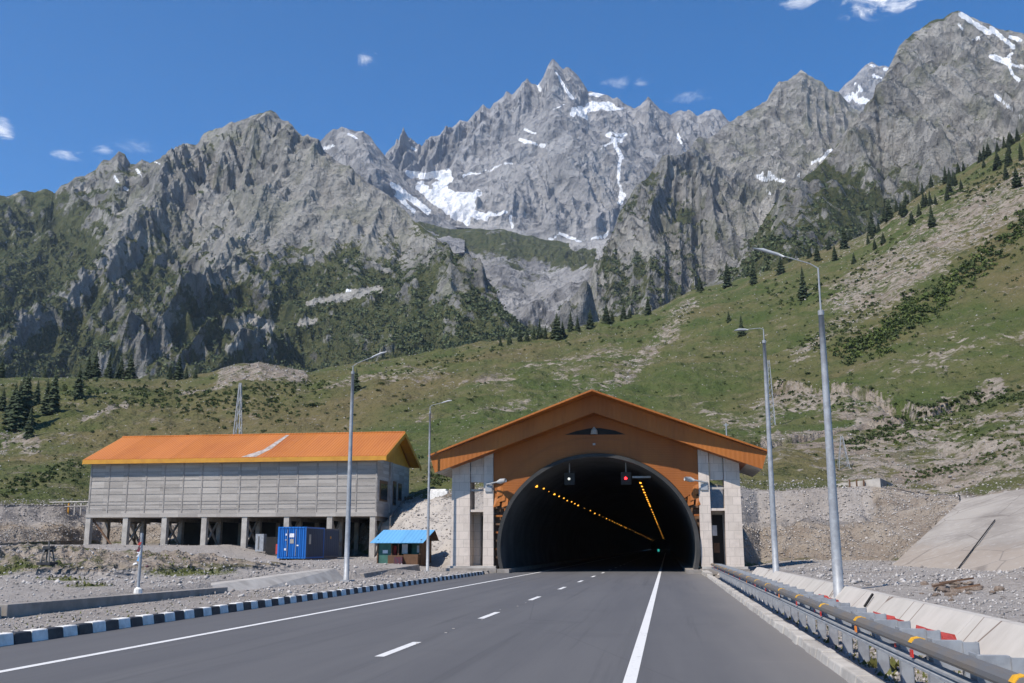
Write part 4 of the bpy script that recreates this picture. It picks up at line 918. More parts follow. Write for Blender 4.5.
# things under and beside the building
def container(x0, x1, y0, y1, z0, z1, mt, label, lettered):
    t = thing('shipping_container', label, 'container', ((x0 + x1) / 2, y0, z0))
    b = MB(); n_ = 13; pts = []
    for k in range(n_):                                  # ribbed front
        xa = x0 + .1 + (x1 - x0 - .2) * k / n_; xb = x0 + .1 + (x1 - x0 - .2) * (k + .5) / n_; xc = x0 + .1 + (x1 - x0 - .2) * (k + 1) / n_
        b.box(xa, xb, y0 + .03, y0 + .1, z0 + .14, z1 - .12); b.box(xb, xc, y0 + .07, y0 + .1, z0 + .14, z1 - .12)
    b.box(x0 + .06, x1 - .06, y0 + .1, y1 - .1, z0 + .12, z1 - .04)
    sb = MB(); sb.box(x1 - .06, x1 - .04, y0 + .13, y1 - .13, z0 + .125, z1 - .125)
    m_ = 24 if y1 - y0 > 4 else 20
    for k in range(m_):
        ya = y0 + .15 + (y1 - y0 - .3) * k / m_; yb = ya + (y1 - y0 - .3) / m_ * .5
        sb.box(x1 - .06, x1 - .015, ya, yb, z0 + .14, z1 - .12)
        b.box(x0 + .015, x0 + .06, ya, yb, z0 + .14, z1 - .12)
    b.build('body', mt, t); sb.build('side_panel', M['navy_shade_corr'], t)  # side panels in darker navy: the blue container's side shade painted in
    f = MB()
    for xx in (x0, x1 - .12):
        for yy in (y0, y1 - .12): f.box(xx, xx + .12, yy, yy + .12, z0, z1)
    for z_ in (z0, z1 - .12): f.box(x0 + .119, x1 - .119, y0 + .004, y0 + .1, z_ + .004, z_ + .116); f.box(x1 - .1, x1 - .004, y0 + .119, y1 - .119, z_ + .004, z_ + .116); f.box(x0 + .004, x0 + .1, y0 + .119, y1 - .119, z_ + .004, z_ + .116)
    f.build('frame', mt, t)
    for xx in (x0 + .15, x1 - .3):
        MB().box(xx, xx + .2, y0 + .1, y1 - .1, z0 - .2, z0).build('skid', M['wood'], t)
    if lettered:
        for (xa, xb, za, zb_, mm) in ((.95, 1.32, 1.62, 1.92, 'paper'), (1.0, 1.3, 1.15, 1.5, 'conc'), (.62, .72, 1.75, 1.9, 'paper'), (.55, .7, .62, .78, 'paper'), (1.55, 1.7, .95, 1.05, 'paper'), (.6, .72, 1.38, 1.46, 'conc')):
            MB().box(x0 + xa, x0 + xb, y0 + .012, y0 + .028, z0 + za, z0 + zb_).build('marking_patch', M[mm], t)
        for xa in (.80, 1.48):
            b = MB(); b.tube([(x0 + xa, y0 - .01, z0 + .2), (x0 + xa, y0 - .01, z1 - .2)], .025, 8); b.build('lock_rod', M['galv'], t)
        MB().box(x1 - .012, x1 + .004, y0 + .7, y0 + 1.15, z0 + 1.1, z0 + 1.85).build('marking_patch', M['conc'], t)
    else:
        MB().box(x1 - .012, x1 + .004, y0 + 1.6, y0 + 1.9, z0 + 1.55, z0 + 1.75).build('marking_patch', M['yellow_board'], t)
container(-30.05, -27.75, 76, 80.3, .72, 3.15, M['blue_steel'], 'bright blue ribbed steel container standing in front of the stilted building', True)
container(-30.0, -27.85, 80.45, 84.4, .72, 3.1, M['navy'], 'dark navy container standing behind the bright blue one', False)
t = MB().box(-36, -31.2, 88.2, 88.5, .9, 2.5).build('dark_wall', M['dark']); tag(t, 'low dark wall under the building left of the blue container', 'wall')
t = thing('metal_cabinet', 'grey metal cabinet standing on the dark wall under the building', 'cabinet', (-36, 89.2, 2.4))
q0 = at(256, 540, 88.9); q1 = at(264, 540, 88.9); q2 = at(256, 534, 88.9)
MB().box(q0[0], q1[0], 88.8, 89.5, 1.2, q2[2]).build('body', M['galv'], t); MB().box(q0[0] + .25, q0[0] + .35, 88.76, 88.8, 1.4, q2[2] - .2).build('door_edge', M['rail_dark'], t)
b = MB(); c = at(279, 551, 86); b.tube([(c[0], 86, .95), (c[0], 86, 1.0), (c[0], 86, 1.85)], [.2, .3, .3], 12); t = b.build('oil_drum', M['redcloth'], smooth=False); tag(t, 'small red drum beside the left edge of the blue container', 'drum')
# hut
hut = thing('roadside_hut', 'small green hut with a bright blue tin roof beside the street lamp', 'hut', (-19.3, 72, .3))
hx0, hx1, hy0, hy1, hz0 = -20.85, -17.55, 72.0, 75.2, .25
MB().box(hx0, hx1, hy1 - .08, hy1, hz0, 2.2).build('wall', M['green_paint'], hut)
MB().box(hx0, hx0 + .08, hy0, hy1 - .08, hz0, 2.15).build('wall', M['green_paint'], hut)
MB().box(hx1 - .08, hx1, hy0, hy1 - .08, hz0, 2.15).build('wall', M['wood'], hut)
MB().box(hx0 + .08, hx0 + 1.05, hy0, hy0 + .06, hz0, 1.95).build('front_panel', M['green_paint'], hut)
MB().box(hx0 + 2.35, hx1 - .08, hy0 + .9, hy0 + .96, .95, 1.95).build('front_panel', M['green_paint'], hut)
for x in (hx0 + .05, hx0 + 1.1, hx0 + 1.6, hx1 - .1): MB().box(x - .045, x + .045, hy0 - .09, hy0 - .002, hz0, 1.98).build('post', M['wood'], hut)
for x0_, x1_, z0_, z1_, mm, yy in ((.42, .8, 1.15, 1.38, 'paper', hy0 - .02), (1.72, 2.15, 1.12, 1.8, 'paper', hy0 + .5), (2.75, 2.98, 1.2, 1.7, 'paper', hy0 + .86), (1.12, 1.36, .9, 1.7, 'redcloth', hy0 + .3)):
    MB().box(hx0 + x0_, hx0 + x1_, yy, yy + .015, z0_, z1_).build('poster', M[mm], hut)
b = MB(); b.hexa([(-21.25, hy0 - .55, 1.87), (-17.3, hy0 - .55, 1.87), (-17.1, hy1 - .9, 2.82), (-21.05, hy1 - .9, 2.82)], [(-21.25, hy0 - .55, 1.91), (-17.3, hy0 - .55, 1.91), (-17.1, hy1 - .9, 2.86), (-21.05, hy1 - .9, 2.86)]); b.build('roof', m_corr('blue_tin_sheet', (.13, .35, .58), (.11, .30, .52), .28, 0, depth=.02), hut)
b = MB(); b.hexa([(-21.05, hy1 - .9, 2.80), (-17.1, hy1 - .9, 2.80), (-17.1, hy1 + .45, 2.05), (-21.05, hy1 + .45, 2.05)], [(-21.05, hy1 - .9, 2.85), (-17.1, hy1 - .9, 2.85), (-17.1, hy1 + .45, 2.1), (-21.05, hy1 + .45, 2.1)]); b.build('rear_roof', M['wood'], hut)
b = MB(); b.quad((hx1, hy0, 2.0), (hx1, hy1, 2.1), (hx1, hy1 - .9, 2.8)); b.build('gable', M['wood'], hut)
t = thing('market_counter', 'dark red brown wooden counter standing in front of the blue roofed hut', 'counter', (-19, 71.4, .3))
MB().box(-19.85, -18.75, 71.3, 71.9, .35, 1.02).build('counter_board', M['frame_brown'], t); MB().box(-18.7, -17.65, 71.3, 71.9, .35, 1.08).build('counter_board', M['frame_brown'], t)
MB().box(-19.3, -18.7, 71.0, 71.28, .3, .9).build('counter_front', M['skin_cloth'], t)
# small white block on top of the slope, and things on the far right bank
q = at(437, 497, 93); b = MB(); b.box(q[0] - .9, q[0] + 1.0, 93, 94.6, 4.4, q[2] + .55); b.box(q[0] - .7, q[0] + .8, 93.2, 94.4, q[2] + .55, q[2] + .75)
t = b.build('white_block', M['white_paint'], bevel=.04); tag(t, 'small white concrete block on top of the pale slope left of the portal', 'block')
t = thing('parapet', 'pale concrete parapet on top of the gravel bank at the right', 'parapet', tuple(at(862, 486, 92)))
b = MB(); A = at(834, 486, 95); B_ = at(880, 478, 92); C_ = at(893, 484, 94)
b.hexa([(A[0], 95, 6.2), (B_[0], 92, 6.2), (B_[0], 92.4, 6.2), (A[0], 95.4, 6.2)], [(A[0], 95, A[2] + .15), (B_[0], 92, B_[2]), (B_[0], 92.4, B_[2]), (A[0], 95.4, A[2] + .15)]); b.build('front_face', M['conc'], t)
b = MB(); b.hexa([(B_[0] + .01, 92, 6.2), (C_[0], 94, 6.2), (C_[0], 94.4, 6.2), (B_[0] + .01, 92.4, 6.2)], [(B_[0] + .01, 92, B_[2]), (C_[0], 94, C_[2]), (C_[0], 94.4, C_[2]), (B_[0] + .01, 92.4, B_[2])]); b.build('end_face', M['conc_wall'], t)
for px in (848, 855, 862, 870):
    q = at(px, 484, 93.6); MB().box(q[0] - .06, q[0] + .06, 92.7, 92.9, 6.5, q[2] + .35).build('stub', M['wood'], t)
t = thing('railing', 'pale metal railing at the left edge of the terrace beside the stilted building', 'railing', tuple(at(65, 506, 98)))
for z_, rr in ((0, .07), (-.45, .05)):
    a_ = at(49, 502.5, 99); c_ = at(90, 501.5, 97); b = MB(); b.tube([(a_[0], 99, a_[2] + z_), (c_[0], 97, c_[2] + z_)], rr, 8); b.build('rail', M['conc'], t)
for k in range(7):
    q = at(50 + k * 6.3, 502.5, 99 - k * .3); MB().box(q[0] - .06, q[0] + .06, 98.95 - k * .3, 99.07 - k * .3, q[2] - 1.3, q[2]).build('post', M['conc'] if k != 3 else M['yellow_board'], t)
t = thing('timber_fence', 'short dark fence on the slope top right of the stilted building', 'fence', tuple(at(410, 500, 98)))
for k in range(4):
    q = at(405 + k * 3.4, 498, 99); MB().box(q[0] - .07, q[0] + .07, 99, 99.12, 4.6, q[2] + .15).build('post', M['wood'], t)
q0 = at(404, 498, 99); q1 = at(416, 497.5, 99); MB().box(q0[0], q1[0], 98.94, 99, q0[2] - .15, q0[2] - .02).build('rail', M['wood'], t)

# ------------------------------------------------------------------ street lamps
def street_lamp(base, thick_top, top, arm_dx, arm_dz, label, r0=.125, r1=.065):
    x, y, z = base; t = thing('street_lamp', label, 'street lamp', base, 'street lamps along the road')
    b = MB(); n_ = 12; b.tube([(x, y, z + (thick_top - z) * k / 5) for k in range(6)], [r0 + (r1 - r0) * k / 5 for k in range(6)], n_); b.build('pole', M['galv'], t, smooth=True)
    b = MB(); b.tube([(x, y, thick_top - .05), (x, y, top)], .026, 8); b.tube([(x, y, thick_top - .1), (x, y, thick_top + .03)], [r1 * 1.12, r1 * 1.12], 12); b.build('upper_pipe', M['galv'], t)
    MB().box(x - .22, x + .22, y - .22, y + .22, z - .1, z + .04).build('base_plate', M['galv'], t)
    ax = abs(arm_dx); s_ = 1 if arm_dx > 0 else -1
    b = MB(); pa = [(x, y, top - .02), (x + s_ * .12 * ax, y, top + .12 * arm_dz + .05), (x + s_ * .6 * ax, y - .05, top + .62 * arm_dz + .02)]; b.tube(pa, .016, 8); b.build('arm', M['galv'], t)
    b = MB(); b.tube([(x + s_ * .52 * ax, y - .04, top + .56 * arm_dz), (x + s_ * .62 * ax, y - .05, top + .65 * arm_dz + .02), (x + s_ * .85 * ax, y - .07, top + .86 * arm_dz + .03), (x + s_ * 1.0 * ax, y - .08, top + arm_dz)], [.025, .045, .052, .018], 10); b.build('lamp_head', M['lamp_white'], t, smooth=True)
def lampz(py, px, Y_): return float(at(px, py, Y_)[2])
y = 28.0; street_lamp((4.42, y, .08), lampz(312, 813, y), lampz(268, 810, y), -1.75, .62, 'tallest nearest street lamp behind the guardrail on the right', .14, .075)
y = 45.5; street_lamp((4.62, y, .1), lampz(341, 762, y), lampz(329, 761.6, y), -1.3, -.05, 'second street lamp behind the guardrail nearer the right portal pillar', .14, .075)
y = 45.0; street_lamp((-14.45, y, .1), lampz(372, 349, y), lampz(366, 349, y), 1.65, .62, 'street lamp on the left rising in front of the stilted building roof', .125, .07)
y = 62.6; street_lamp((-14.85, y, .1), lampz(412, 427.6, y), lampz(406.5, 427.6, y), 1.45, .35, 'thin street lamp on the left standing beside the blue roofed hut', .10, .055)

# ------------------------------------------------------------------ lattice masts
def lattice(base, top_z, w0, w1, label, nseg=9, th_=.09):
    x, y, z = base; t = thing('lattice_mast', label, 'mast', base)
    L_ = top_z - z; cs = [(-1, -1), (1, -1), (1, 1), (-1, 1)]
    for sx, sy in cs:
        b = MB(); b.bar((x + sx * w0, y + sy * w0, z), (x + sx * w1, y + sy * w1, top_z), th_); b.build('leg', M['galv'], t)
    b = MB()
    for k in range(nseg):
        a0, a1 = k / nseg, (k + 1) / nseg; wa = w0 + (w1 - w0) * a0; wb = w0 + (w1 - w0) * a1
        for i in range(4):
            p, q = cs[i], cs[(i + 1) % 4]
            b.bar((x + p[0] * wa, y + p[1] * wa, z + L_ * a0), (x + q[0] * wb, y + q[1] * wb, z + L_ * a1), th_ * .55)
    b.build('bracing', M['galv'], t); return t
q = at(238, 434, 116); tp = at(240.5, 383, 116); lattice((float(tp[0]), 116, ground_z(tp[0], 116) - .2), float(tp[2]), .75, .10, 'small lattice mast rising behind the orange roof of the stilted building')
g_ = ground_hit(772, 425); r_ = math.hypot(g_[0], g_[1]); tp = at(768.5, 360, g_[1]); lattice((float(g_[0]), float(g_[1]), float(g_[2]) - .3), float(tp[2]), .55, .12, 'slender lattice mast on the slope behind the right street lamps', 12)
g_ = ground_hit(844, 468); tp = at(845, 436, g_[1]); lattice((float(g_[0]), float(g_[1]), float(g_[2]) - .3), float(tp[2]), .55, .08, th_=.05, label='short lattice mast on the hillside behind the parapet at the right', nseg=7)
g_ = ground_hit(727, 437); tp = at(726.5, 423, g_[1]); b = MB(); b.tube([(g_[0], g_[1], g_[2] - .3), (g_[0], g_[1], tp[2])], .10, 8); b.box(g_[0] - .35, g_[0] + .35, g_[1] - .05, g_[1] + .05, tp[2] - .35, tp[2] - .22); t = b.build('utility_post', M['galv']); tag(t, 'short pale post on the slope just above the right roof of the portal', 'post')

# ------------------------------------------------------------------ guardrail
gr = thing('guardrail', 'long galvanised guardrail with yellow and red reflectors along the right edge', 'guardrail', (2.6, 4, 0))
y0, y1 = 3.0, 58.0
b = MB(); pr = [(2.39, .60), (2.365, .63), (2.37, .67), (2.40, .705), (2.45, .715), (2.50, .70), (2.53, .66), (2.53, .60)]
b.prism(pr[::-1], y0, y1); b.build('upper_beam', M['rail_dark'], gr)
b = MB(); pr = [(2.44, .42), (2.39, .43), (2.39, .455), (2.42, .47), (2.39, .485), (2.39, .508), (2.45, .52), (2.48, .52), (2.48, .42)]
b.prism(pr[::-1], y0, y1); b.build('lower_beam', M['galv'], gr)
yy = 3.6
while yy < 57.9:
    b = MB()
    b.box(2.83, 2.97, yy, yy + .012, -.3, .69); b.box(2.83, 2.842, yy + .0121, yy + .11, -.3, .69); b.box(2.9695, 2.981, yy + .0121, yy + .11, -.3, .69)
    p_ = b.build('post', M['galv'], gr)
    b = MB(); b.box(2.531, 2.545, yy - .05, yy + .16, .38, .72); b.box(2.5451, 2.829, yy + .03, yy + .042, .42, .70); b.box(2.5451, 2.829, yy + .0421, yy + .13, .688, .70); b.build('spacer', M['galv'], p_)
    yy += 1.42
for k in range(18):
    yy = 4.7 + 3.05 * k
    rb_ = MB(); rb_.prism([(2.363, .668), (2.396, .711), (2.45, .722), (2.505, .707), (2.50, .70), (2.45, .7155), (2.40, .7055), (2.37, .667)][::-1], yy, yy + .13); r_ = rb_.build('reflector', M['yellow'], gr)
    MB().box(2.372, 2.384, yy + .01, yy + .12, .525, .598).build('reflector_plate', M['red'] if k % 3 != 0 else plain('orange_reflector', (.75, .22, .03)), r_)
    if k % 2 == 0 and k < 9: MB().box(2.40, 2.408, yy + .9, yy + .96, .545, .585).build('small_reflector', M['red'], gr)
# concrete drain wall behind the guardrail
dw = thing('drain_wall', 'long pale concrete channel wall sloping up behind the guardrail', 'concrete channel', (4.6, 20, 0))
b = MB(); yy = 2.0; k = 0
while yy < 52:
    l = random.uniform(4.5, 9); j = random.uniform(-.007, .007); gap = .008 if k % 3 else .03
    b.hexa([(4.12 + j, yy, .0), (4.579, yy, -.2), (4.579, yy + l - gap, -.2), (4.12 + j, yy + l - gap, .0)], [(4.16 + j, yy, .16 + j), (4.58, yy, .59 + j), (4.58, yy + l - gap, .59 + j), (4.16 + j, yy + l - gap, .16 + j)])
    b.hexa([(4.581, yy, -.1), (4.76, yy, -.1), (4.76, yy + l - gap, -.1), (4.581, yy + l - gap, -.1)], [(4.581, yy, .592 + j), (4.76, yy, .585 + j), (4.76, yy + l - gap, .585 + j), (4.581, yy + l - gap, .592 + j)])
    yy += l; k += 1
def m_drain():
    m, nt, b_ = newmat('weathered_channel_concrete'); n = N(nt); v = n.pos()
    s = n.new('ShaderNodeSeparateXYZ'); n.put(s.inputs[0], v)
    f = n.noise(n.scale(v, (.6, 1.0, .6)), 1.2, 6, .65)
    c = n.mix(n.step(f, .3, .75), (.46, .425, .38), (.37, .34, .30))
    cr = n.new('ShaderNodeTexVoronoi', feature='DISTANCE_TO_EDGE'); n.put(cr.inputs['Vector'], n.scale(v, (.15, .42, .15))); cr.inputs['Scale'].default_value = 1
    c = n.mix(n.step(cr.outputs[0], .012, .002), c, (.14, .10, .075))
    c = n.mix(n.math('MULTIPLY', n.step(n.noise(v, 2, 6, .7), .58, .78), .4), c, (.33, .28, .235))
    n.put(b_.inputs['Base Color'], c); b_.inputs['Roughness'].default_value = .9; return m
M['drain'] = m_drain(); b.build('wall_panel', M['drain'], dw)
b = MB(); q = gz(858, 607, .3); b.bar((4.25, q[1] - .15, .32), (4.48, q[1] + .05, .58), .04); t = b.build('broken_plank', M['dark']); tag(t, 'short dark broken plank leaning on the pale channel wall', 'plank')
for i, (yy, l, lb) in enumerate(((14.6, 1.5, 'red cloth strip lying behind the guardrail nearest the camera'), (17.6, 1.7, 'red cloth strip lying behind the guardrail in the middle of three'), (24.0, 2.2, 'red cloth strip lying behind the guardrail farthest from the camera'))):
    b = MB(); nn = 8
    for k in range(nn):
        f0, f1 = k / nn, (k + 1) / nn; z0, z1 = .41 + .07 * math.sin(k * 1.7 + i), .41 + .07 * math.sin((k + 1) * 1.7 + i)
        w0 = .28 + .07 * math.sin(k * 2.3)
        b.hexa([(3.55, yy + l * f0, z0 - .28), (3.55 + w0, yy + l * f0, z0 - .30), (3.55 + w0, yy + l * f1, z1 - .30), (3.55, yy + l * f1, z1 - .28)], [(3.62, yy + l * f0, z0), (3.55 + w0 * .8, yy + l * f0, z0 - .04), (3.55 + w0 * .8, yy + l * f1, z1 - .04), (3.62, yy + l * f1, z1)])
    t = b.build('cloth_strip', M['redcloth']); tag(t, lb, 'cloth', 'red cloth strips behind the guardrail')

# ------------------------------------------------------------------ left verge
a = gz(7, 618, .07); c = gz(228, 591.5, .1)
def wallseg(p, q, w, z0a, z1a, z0b, z1b, top_in=0):
    p = np.array(p[:2]); q = np.array(q[:2]); d = (q - p) / np.linalg.norm(q - p); n_ = np.array((-d[1], d[0]))
    P_ = lambda s_, o, z: (s_[0] + n_[0] * o, s_[1] + n_[1] * o, z)
    b = MB(); b.hexa([P_(p, 0, z0a), P_(q, 0, z0b), P_(q, w, z0b), P_(p, w, z0a)], [P_(p, top_in, z1a), P_(q, top_in, z1b), P_(q, w, z1b), P_(p, w, z1a)]); return b
za = float(at(6.7, 604.5, a[1])[2]); zc_w = float(at(227.7, 587, c[1])[2])
t = wallseg(a, c, .38, -.2, za, -.2, zc_w, .01).build('low_wall', M['conc_wall'], bevel=.02); tag(t, 'long low grey concrete wall along the gravel verge on the left', 'low wall')
d_ = (np.array(a) - np.array(c)); d_ /= np.linalg.norm(d_)
t = wallseg(np.array(a) + d_ * 7, np.array(a) + d_ * .12, .5, -.2, za - .02, -.2, za - .03, .08).build('concrete_block', M['conc'], bevel=.03); tag(t, 'paler concrete block just left of the low grey wall at the frame edge', 'concrete block')
e = gz(350, 579.5, .12)
t = wallseg(np.array(c) - d_ * .1, e, 1.3, -.1, zc_w + .06, -.1, .62, .75).build('concrete_apron', M['conc'], bevel=.03); tag(t, 'pale sloping concrete apron between the low wall and the left street lamp', 'concrete apron')
p_, q_ = gz(366, 577, .12), gz(421, 571, .12)
t = wallseg(p_, q_, 1.6, -.1, .30, -.1, .52, .12).build('concrete_ramp', M['conc_wall'], bevel=.03); tag(t, 'dark grey concrete ramp side in front of the blue roofed hut', 'ramp')
# sign post with rags
sp_ = gz(138, 599, .45); sp_[1] = 27.5; sp_[0] = at(138, 590, 27.5)[0]
t = thing('marker_post', 'thin grey post with torn rags tied to its top on the low wall', 'post', (float(sp_[0]), 27.5, .35))
tz = float(at(139, 533, 27.5)[2]); b = MB(); b.tube([(sp_[0], 27.5, .2), (sp_[0], 27.5, tz)], .045, 8); b.build('pole', M['galv'], t)
b = MB(); b.tube([(sp_[0], 27.5, .22), (sp_[0], 27.5, .42), (sp_[0], 27.5, .47)], [.13, .11, .05], 10); b.build('foot', M['white_paint'], t)
for k in range(9):
    z0 = tz - .12 - k * .065; dx = -.05 - .06 * random.random(); l = .10 + .10 * random.random()
    b = MB(); b.quad((sp_[0] - .03, 27.46, z0), (sp_[0] + .03, 27.46, z0), (sp_[0] + dx * .6 + .04, 27.44 + .05 * random.random(), z0 - l), (sp_[0] + dx - .03, 27.47, z0 - l * .85)); b.build('rag', [M['skin_cloth'], M['paper'], M['redcloth'], M['blue_tin']][[0, 0, 2, 0, 0, 1, 0, 1, 3][k]], t)
# steel stand
q = ground_hit(47, 566, 20); q[2] = max(q[2], .3); Y_ = float(q[1]); 
t = thing('steel_stand', 'small black four legged steel stand on the gravel at the far left', 'stand', tuple(map(float, q)))
zt2 = float(at(47, 549, Y_)[2]); zt3 = float(at(47, 541, Y_)[2])
for sx, sy in ((-1, -1), (1, -1), (1, 1), (-1, 1)):
    b = MB(); b.bar((q[0] + sx * .22, Y_ + sy * .22, q[2] - .1), (q[0] + sx * .1, Y_ + sy * .1, zt2), .05); b.build('leg', M['rail_dark'], t)
MB().box(q[0] - .3, q[0] + .3, Y_ - .3, Y_ + .3, q[2] - .05, q[2] + .06).build('foot_plate', M['black_paint'], t)
b = MB(); b.box(q[0] - .16, q[0] + .16, Y_ - .16, Y_ + .16, zt2, zt2 + .12); b.box(q[0] - .42, q[0] + .3, Y_ - .05, Y_ + .05, zt2 - .12, zt2 - .02); b.build('head', M['black_paint'], t)
b = MB(); b.tube([(q[0], Y_, zt2 + .1), (q[0], Y_, zt3)], .03, 8); b.build('stem', M['rail_dark'], t)
# ------------------------------------------------------------------ rocks
def rockmesh(seed, sub=2):
    import bmesh
    bm = bmesh.new(); bmesh.ops.create_icosphere(bm, subdivisions=sub, radius=1)
    V = np.array([v.co[:] for v in bm.verts]); rr = np.random.default_rng(seed)
    for k in range(9):                                   # chip flat faces off
        d = rr.normal(size=3); d /= np.linalg.norm(d); c = .55 + .3 * rr.random(); s = V @ d; V = V - np.outer(np.clip(s - c, 0, 9), d)
    V = V * (1, .8, .65) * (1 + .12 * pn(V[:, 0] * 2 + seed, V[:, 1] * 2, V[:, 2] * 2))[:, None]
    for v, c in zip(bm.verts, V): v.co = c
    me = bpy.data.meshes.new('boulder'); bm.to_mesh(me); bm.free(); me.materials.append(M['rock']); return me
RK = [rockmesh(s) for s in (3, 8, 14, 22)]
RKB = [m_.copy() for m_ in RK]
for m_ in RKB: m_.materials[0] = M['rockbrown']
def boulder(px, py, wpx, label, group, minr=10, pos=None, m=None, k_=.62):
    g_ = ground_hit(px, py, minr) if pos is None else np.array(pos, float)
    r_ = math.hypot(g_[0], g_[1]); s_ = max(k_ * wpx * r_ / 2000., .05)
    o = bpy.data.objects.new('boulder', random.choice(RK)); col.objects.link(o); o.location = (g_[0], g_[1], g_[2] + .2 * s_)
    o.scale = (s_, s_ * random.uniform(.8, 1.2), s_ * random.uniform(.7, 1.0)); o.rotation_euler = (random.uniform(-.3, .3), random.uniform(-.3, .3), random.uniform(0, 6.28))
    return tag(o, label, 'boulder', group)
for k in range(9):
    boulder(3 + k * 4 + random.uniform(-1, 1), 558 + random.uniform(-2, 3), random.uniform(4, 6.5), 'dark boulder in the row of boulders on the gravel at the far left', 'row of boulders at the far left')
for k in range(12):
    boulder(random.uniform(2, 60), random.uniform(580, 592), random.uniform(2.5, 4.5), 'pale stone among the green weeds behind the low wall', 'pale stones in the weeds on the left')
for k in range(46):
    o = boulder(955 + random.gauss(0, 17), 591 + random.gauss(0, 4.5), random.uniform(4, 11), 'brown broken rock in the rubble heap behind the channel wall', 'rubble heap on the right', k_=1.15)
    o.data = RKB[k % 4]
for k in range(22):
    boulder(random.uniform(845, 1020), random.uniform(584, 602), random.uniform(2.5, 6), 'small grey rock scattered around the rubble heap on the right', 'scattered rocks on the right')
for k in range(26):
    boulder(random.uniform(745, 905), 556 + random.uniform(-5, 4), random.uniform(2, 6), 'pale stone at the foot of the gravel bank on the right', 'stones along the foot of the right bank')
for k in range(24):
    boulder(random.uniform(150, 340), random.uniform(558, 580), random.uniform(2, 5.5), 'grey stone on the gravel mounds in front of the stilted building', 'stones on the gravel mounds', k_=.85)
for k in range(20):
    boulder(random.uniform(380, 448), random.uniform(510, 556), random.uniform(2, 7), 'pale rock on the white slope between the building and the portal', 'rocks on the pale slope')
for k in range(14):
    boulder(random.uniform(905, 1020), random.uniform(478, 500), random.uniform(4, 11), 'pale rock along the top of the slanting concrete slab', 'rocks above the concrete slab')
for (x0, x1, y0, y1, n_) in ((560, 740, 340, 430, 18), (780, 1000, 380, 470, 30), (860, 1020, 200, 330, 30), (330, 480, 390, 460, 14)):
    for k in range(n_):
        boulder(random.uniform(x0, x1), random.uniform(y0, y1), random.uniform(1.5, 4.2), 'pale boulder lying on the grassy hillside', 'boulders on the grassy hillside', 60)
o = boulder(134, 570, 8, 'white wrapped bundle lying on the gravel beside the marker post', None); o.data = o.data.copy(); o.data.materials[0] = M['white_paint']; o.name = 'white_bundle'; o['category'] = 'bundle'
o = boulder(147, 568, 7, 'dark red bundle lying on the gravel right of the white bundle', None); o.data = o.data.copy(); o.data.materials[0] = M['skin_cloth']; o.name = 'dark_bundle'; o['category'] = 'bundle'
for px, py, l, an in ((945, 592, .7, .5), (957, 588, .9, .2), (968, 594, .6, -.5)):
    g_ = ground_hit(px, py, 10); b = MB(); b.bar((-l / 2, 0, 0), (l / 2, 0, .12), .045); o = b.build('timber_beam', M['wood']); o.location = (g_[0], g_[1], g_[2] + .1); o.rotation_euler = (0, 0, an); tag(o, 'brown timber beam lying in the rubble heap on the right', 'beam', 'timber beams in the rubble heap')
# slanting shotcrete slab on the right
sl_ = thing('slope_slab', 'large slanting concrete slab facing the hillside cut at the right', 'concrete slab', tuple(map(float, ground_hit(960, 570, 20))))
def slabpt(px, py, Y_, o=0): 
    q = at(px, py, Y_); return q
b = MB(); nU, nV = 40, 16; BLp, TLp, TRp, BRp = at(886, 571, 56), at(963, 499, 72), at(1130, 470, 62), at(1130, 598, 36)
BLp[2] = max(BLp[2], .2)
gridp = [[None] * (nV + 1) for _ in range(nU + 1)]
for i in range(nU + 1):
    for j in range(nV + 1):
        u, v = i / nU, j / nV
        p = (1 - u) * ((1 - v) * BLp + v * TLp) + u * ((1 - v) * BRp + v * TRp)
        p = p + np.array((0, -.12, .06)) * float(fbm(p[0] / 3, p[1] / 3, p[2] / 3, 3)) * 1.6 - np.array((0, .15, 0)) * (1 if (u > .36 and u < .37) else 0)
        gridp[i][j] = p
for i in range(nU):
    for j in range(nV): b.quad(gridp[i][j], gridp[i + 1][j], gridp[i + 1][j + 1], gridp[i][j + 1])
dn = np.array((.5, .6, -.6))
for i in range(nU): b.quad(gridp[i][nV], gridp[i + 1][nV], gridp[i + 1][nV] + dn, gridp[i][nV] + dn)
for j in range(nV): b.quad(gridp[0][j] + dn, gridp[0][j], gridp[0][j + 1], gridp[0][j + 1] + dn)
def m_shot():
    m, nt, b_ = newmat('shotcrete'); n = N(nt); v = n.pos()
    f = n.noise(n.scale(v, (.3, .3, 1.2)), .6, 7, .65); g2 = n.noise(v, 2.2, 6, .7)
    c = n.mix(n.step(f, .35, .68), (.31, .28, .245), (.21, .185, .16))
    s = n.new('ShaderNodeSeparateXYZ'); n.put(s.inputs[0], v)
    c = n.mix(n.math('MULTIPLY', n.step(n.math('ADD', s.outputs[2], n.math('MULTIPLY', g2, 1.2)), 2.6, 1.9), .55), c, (.27, .215, .165))
    ck = n.new('ShaderNodeTexVoronoi', feature='DISTANCE_TO_EDGE'); n.put(ck.inputs['Vector'], v); ck.inputs['Scale'].default_value = .22
    c = n.mix(n.math('MULTIPLY', n.step(ck.outputs[0], .012, .003), .6), c, (.12, .10, .085))
    c = n.mix(n.math('MULTIPLY', n.step(g2, .5, .75), .5), c, (.40, .37, .335))
    n.put(b_.inputs['Base Color'], c); b_.inputs['Roughness'].default_value = .95; n.bump(g2, .5, .08, b_); return m
b.build('slab_face', m_shot(), sl_, smooth=True)
pa, pb = at(1004, 529, 52), at(977, 572, 46.5)
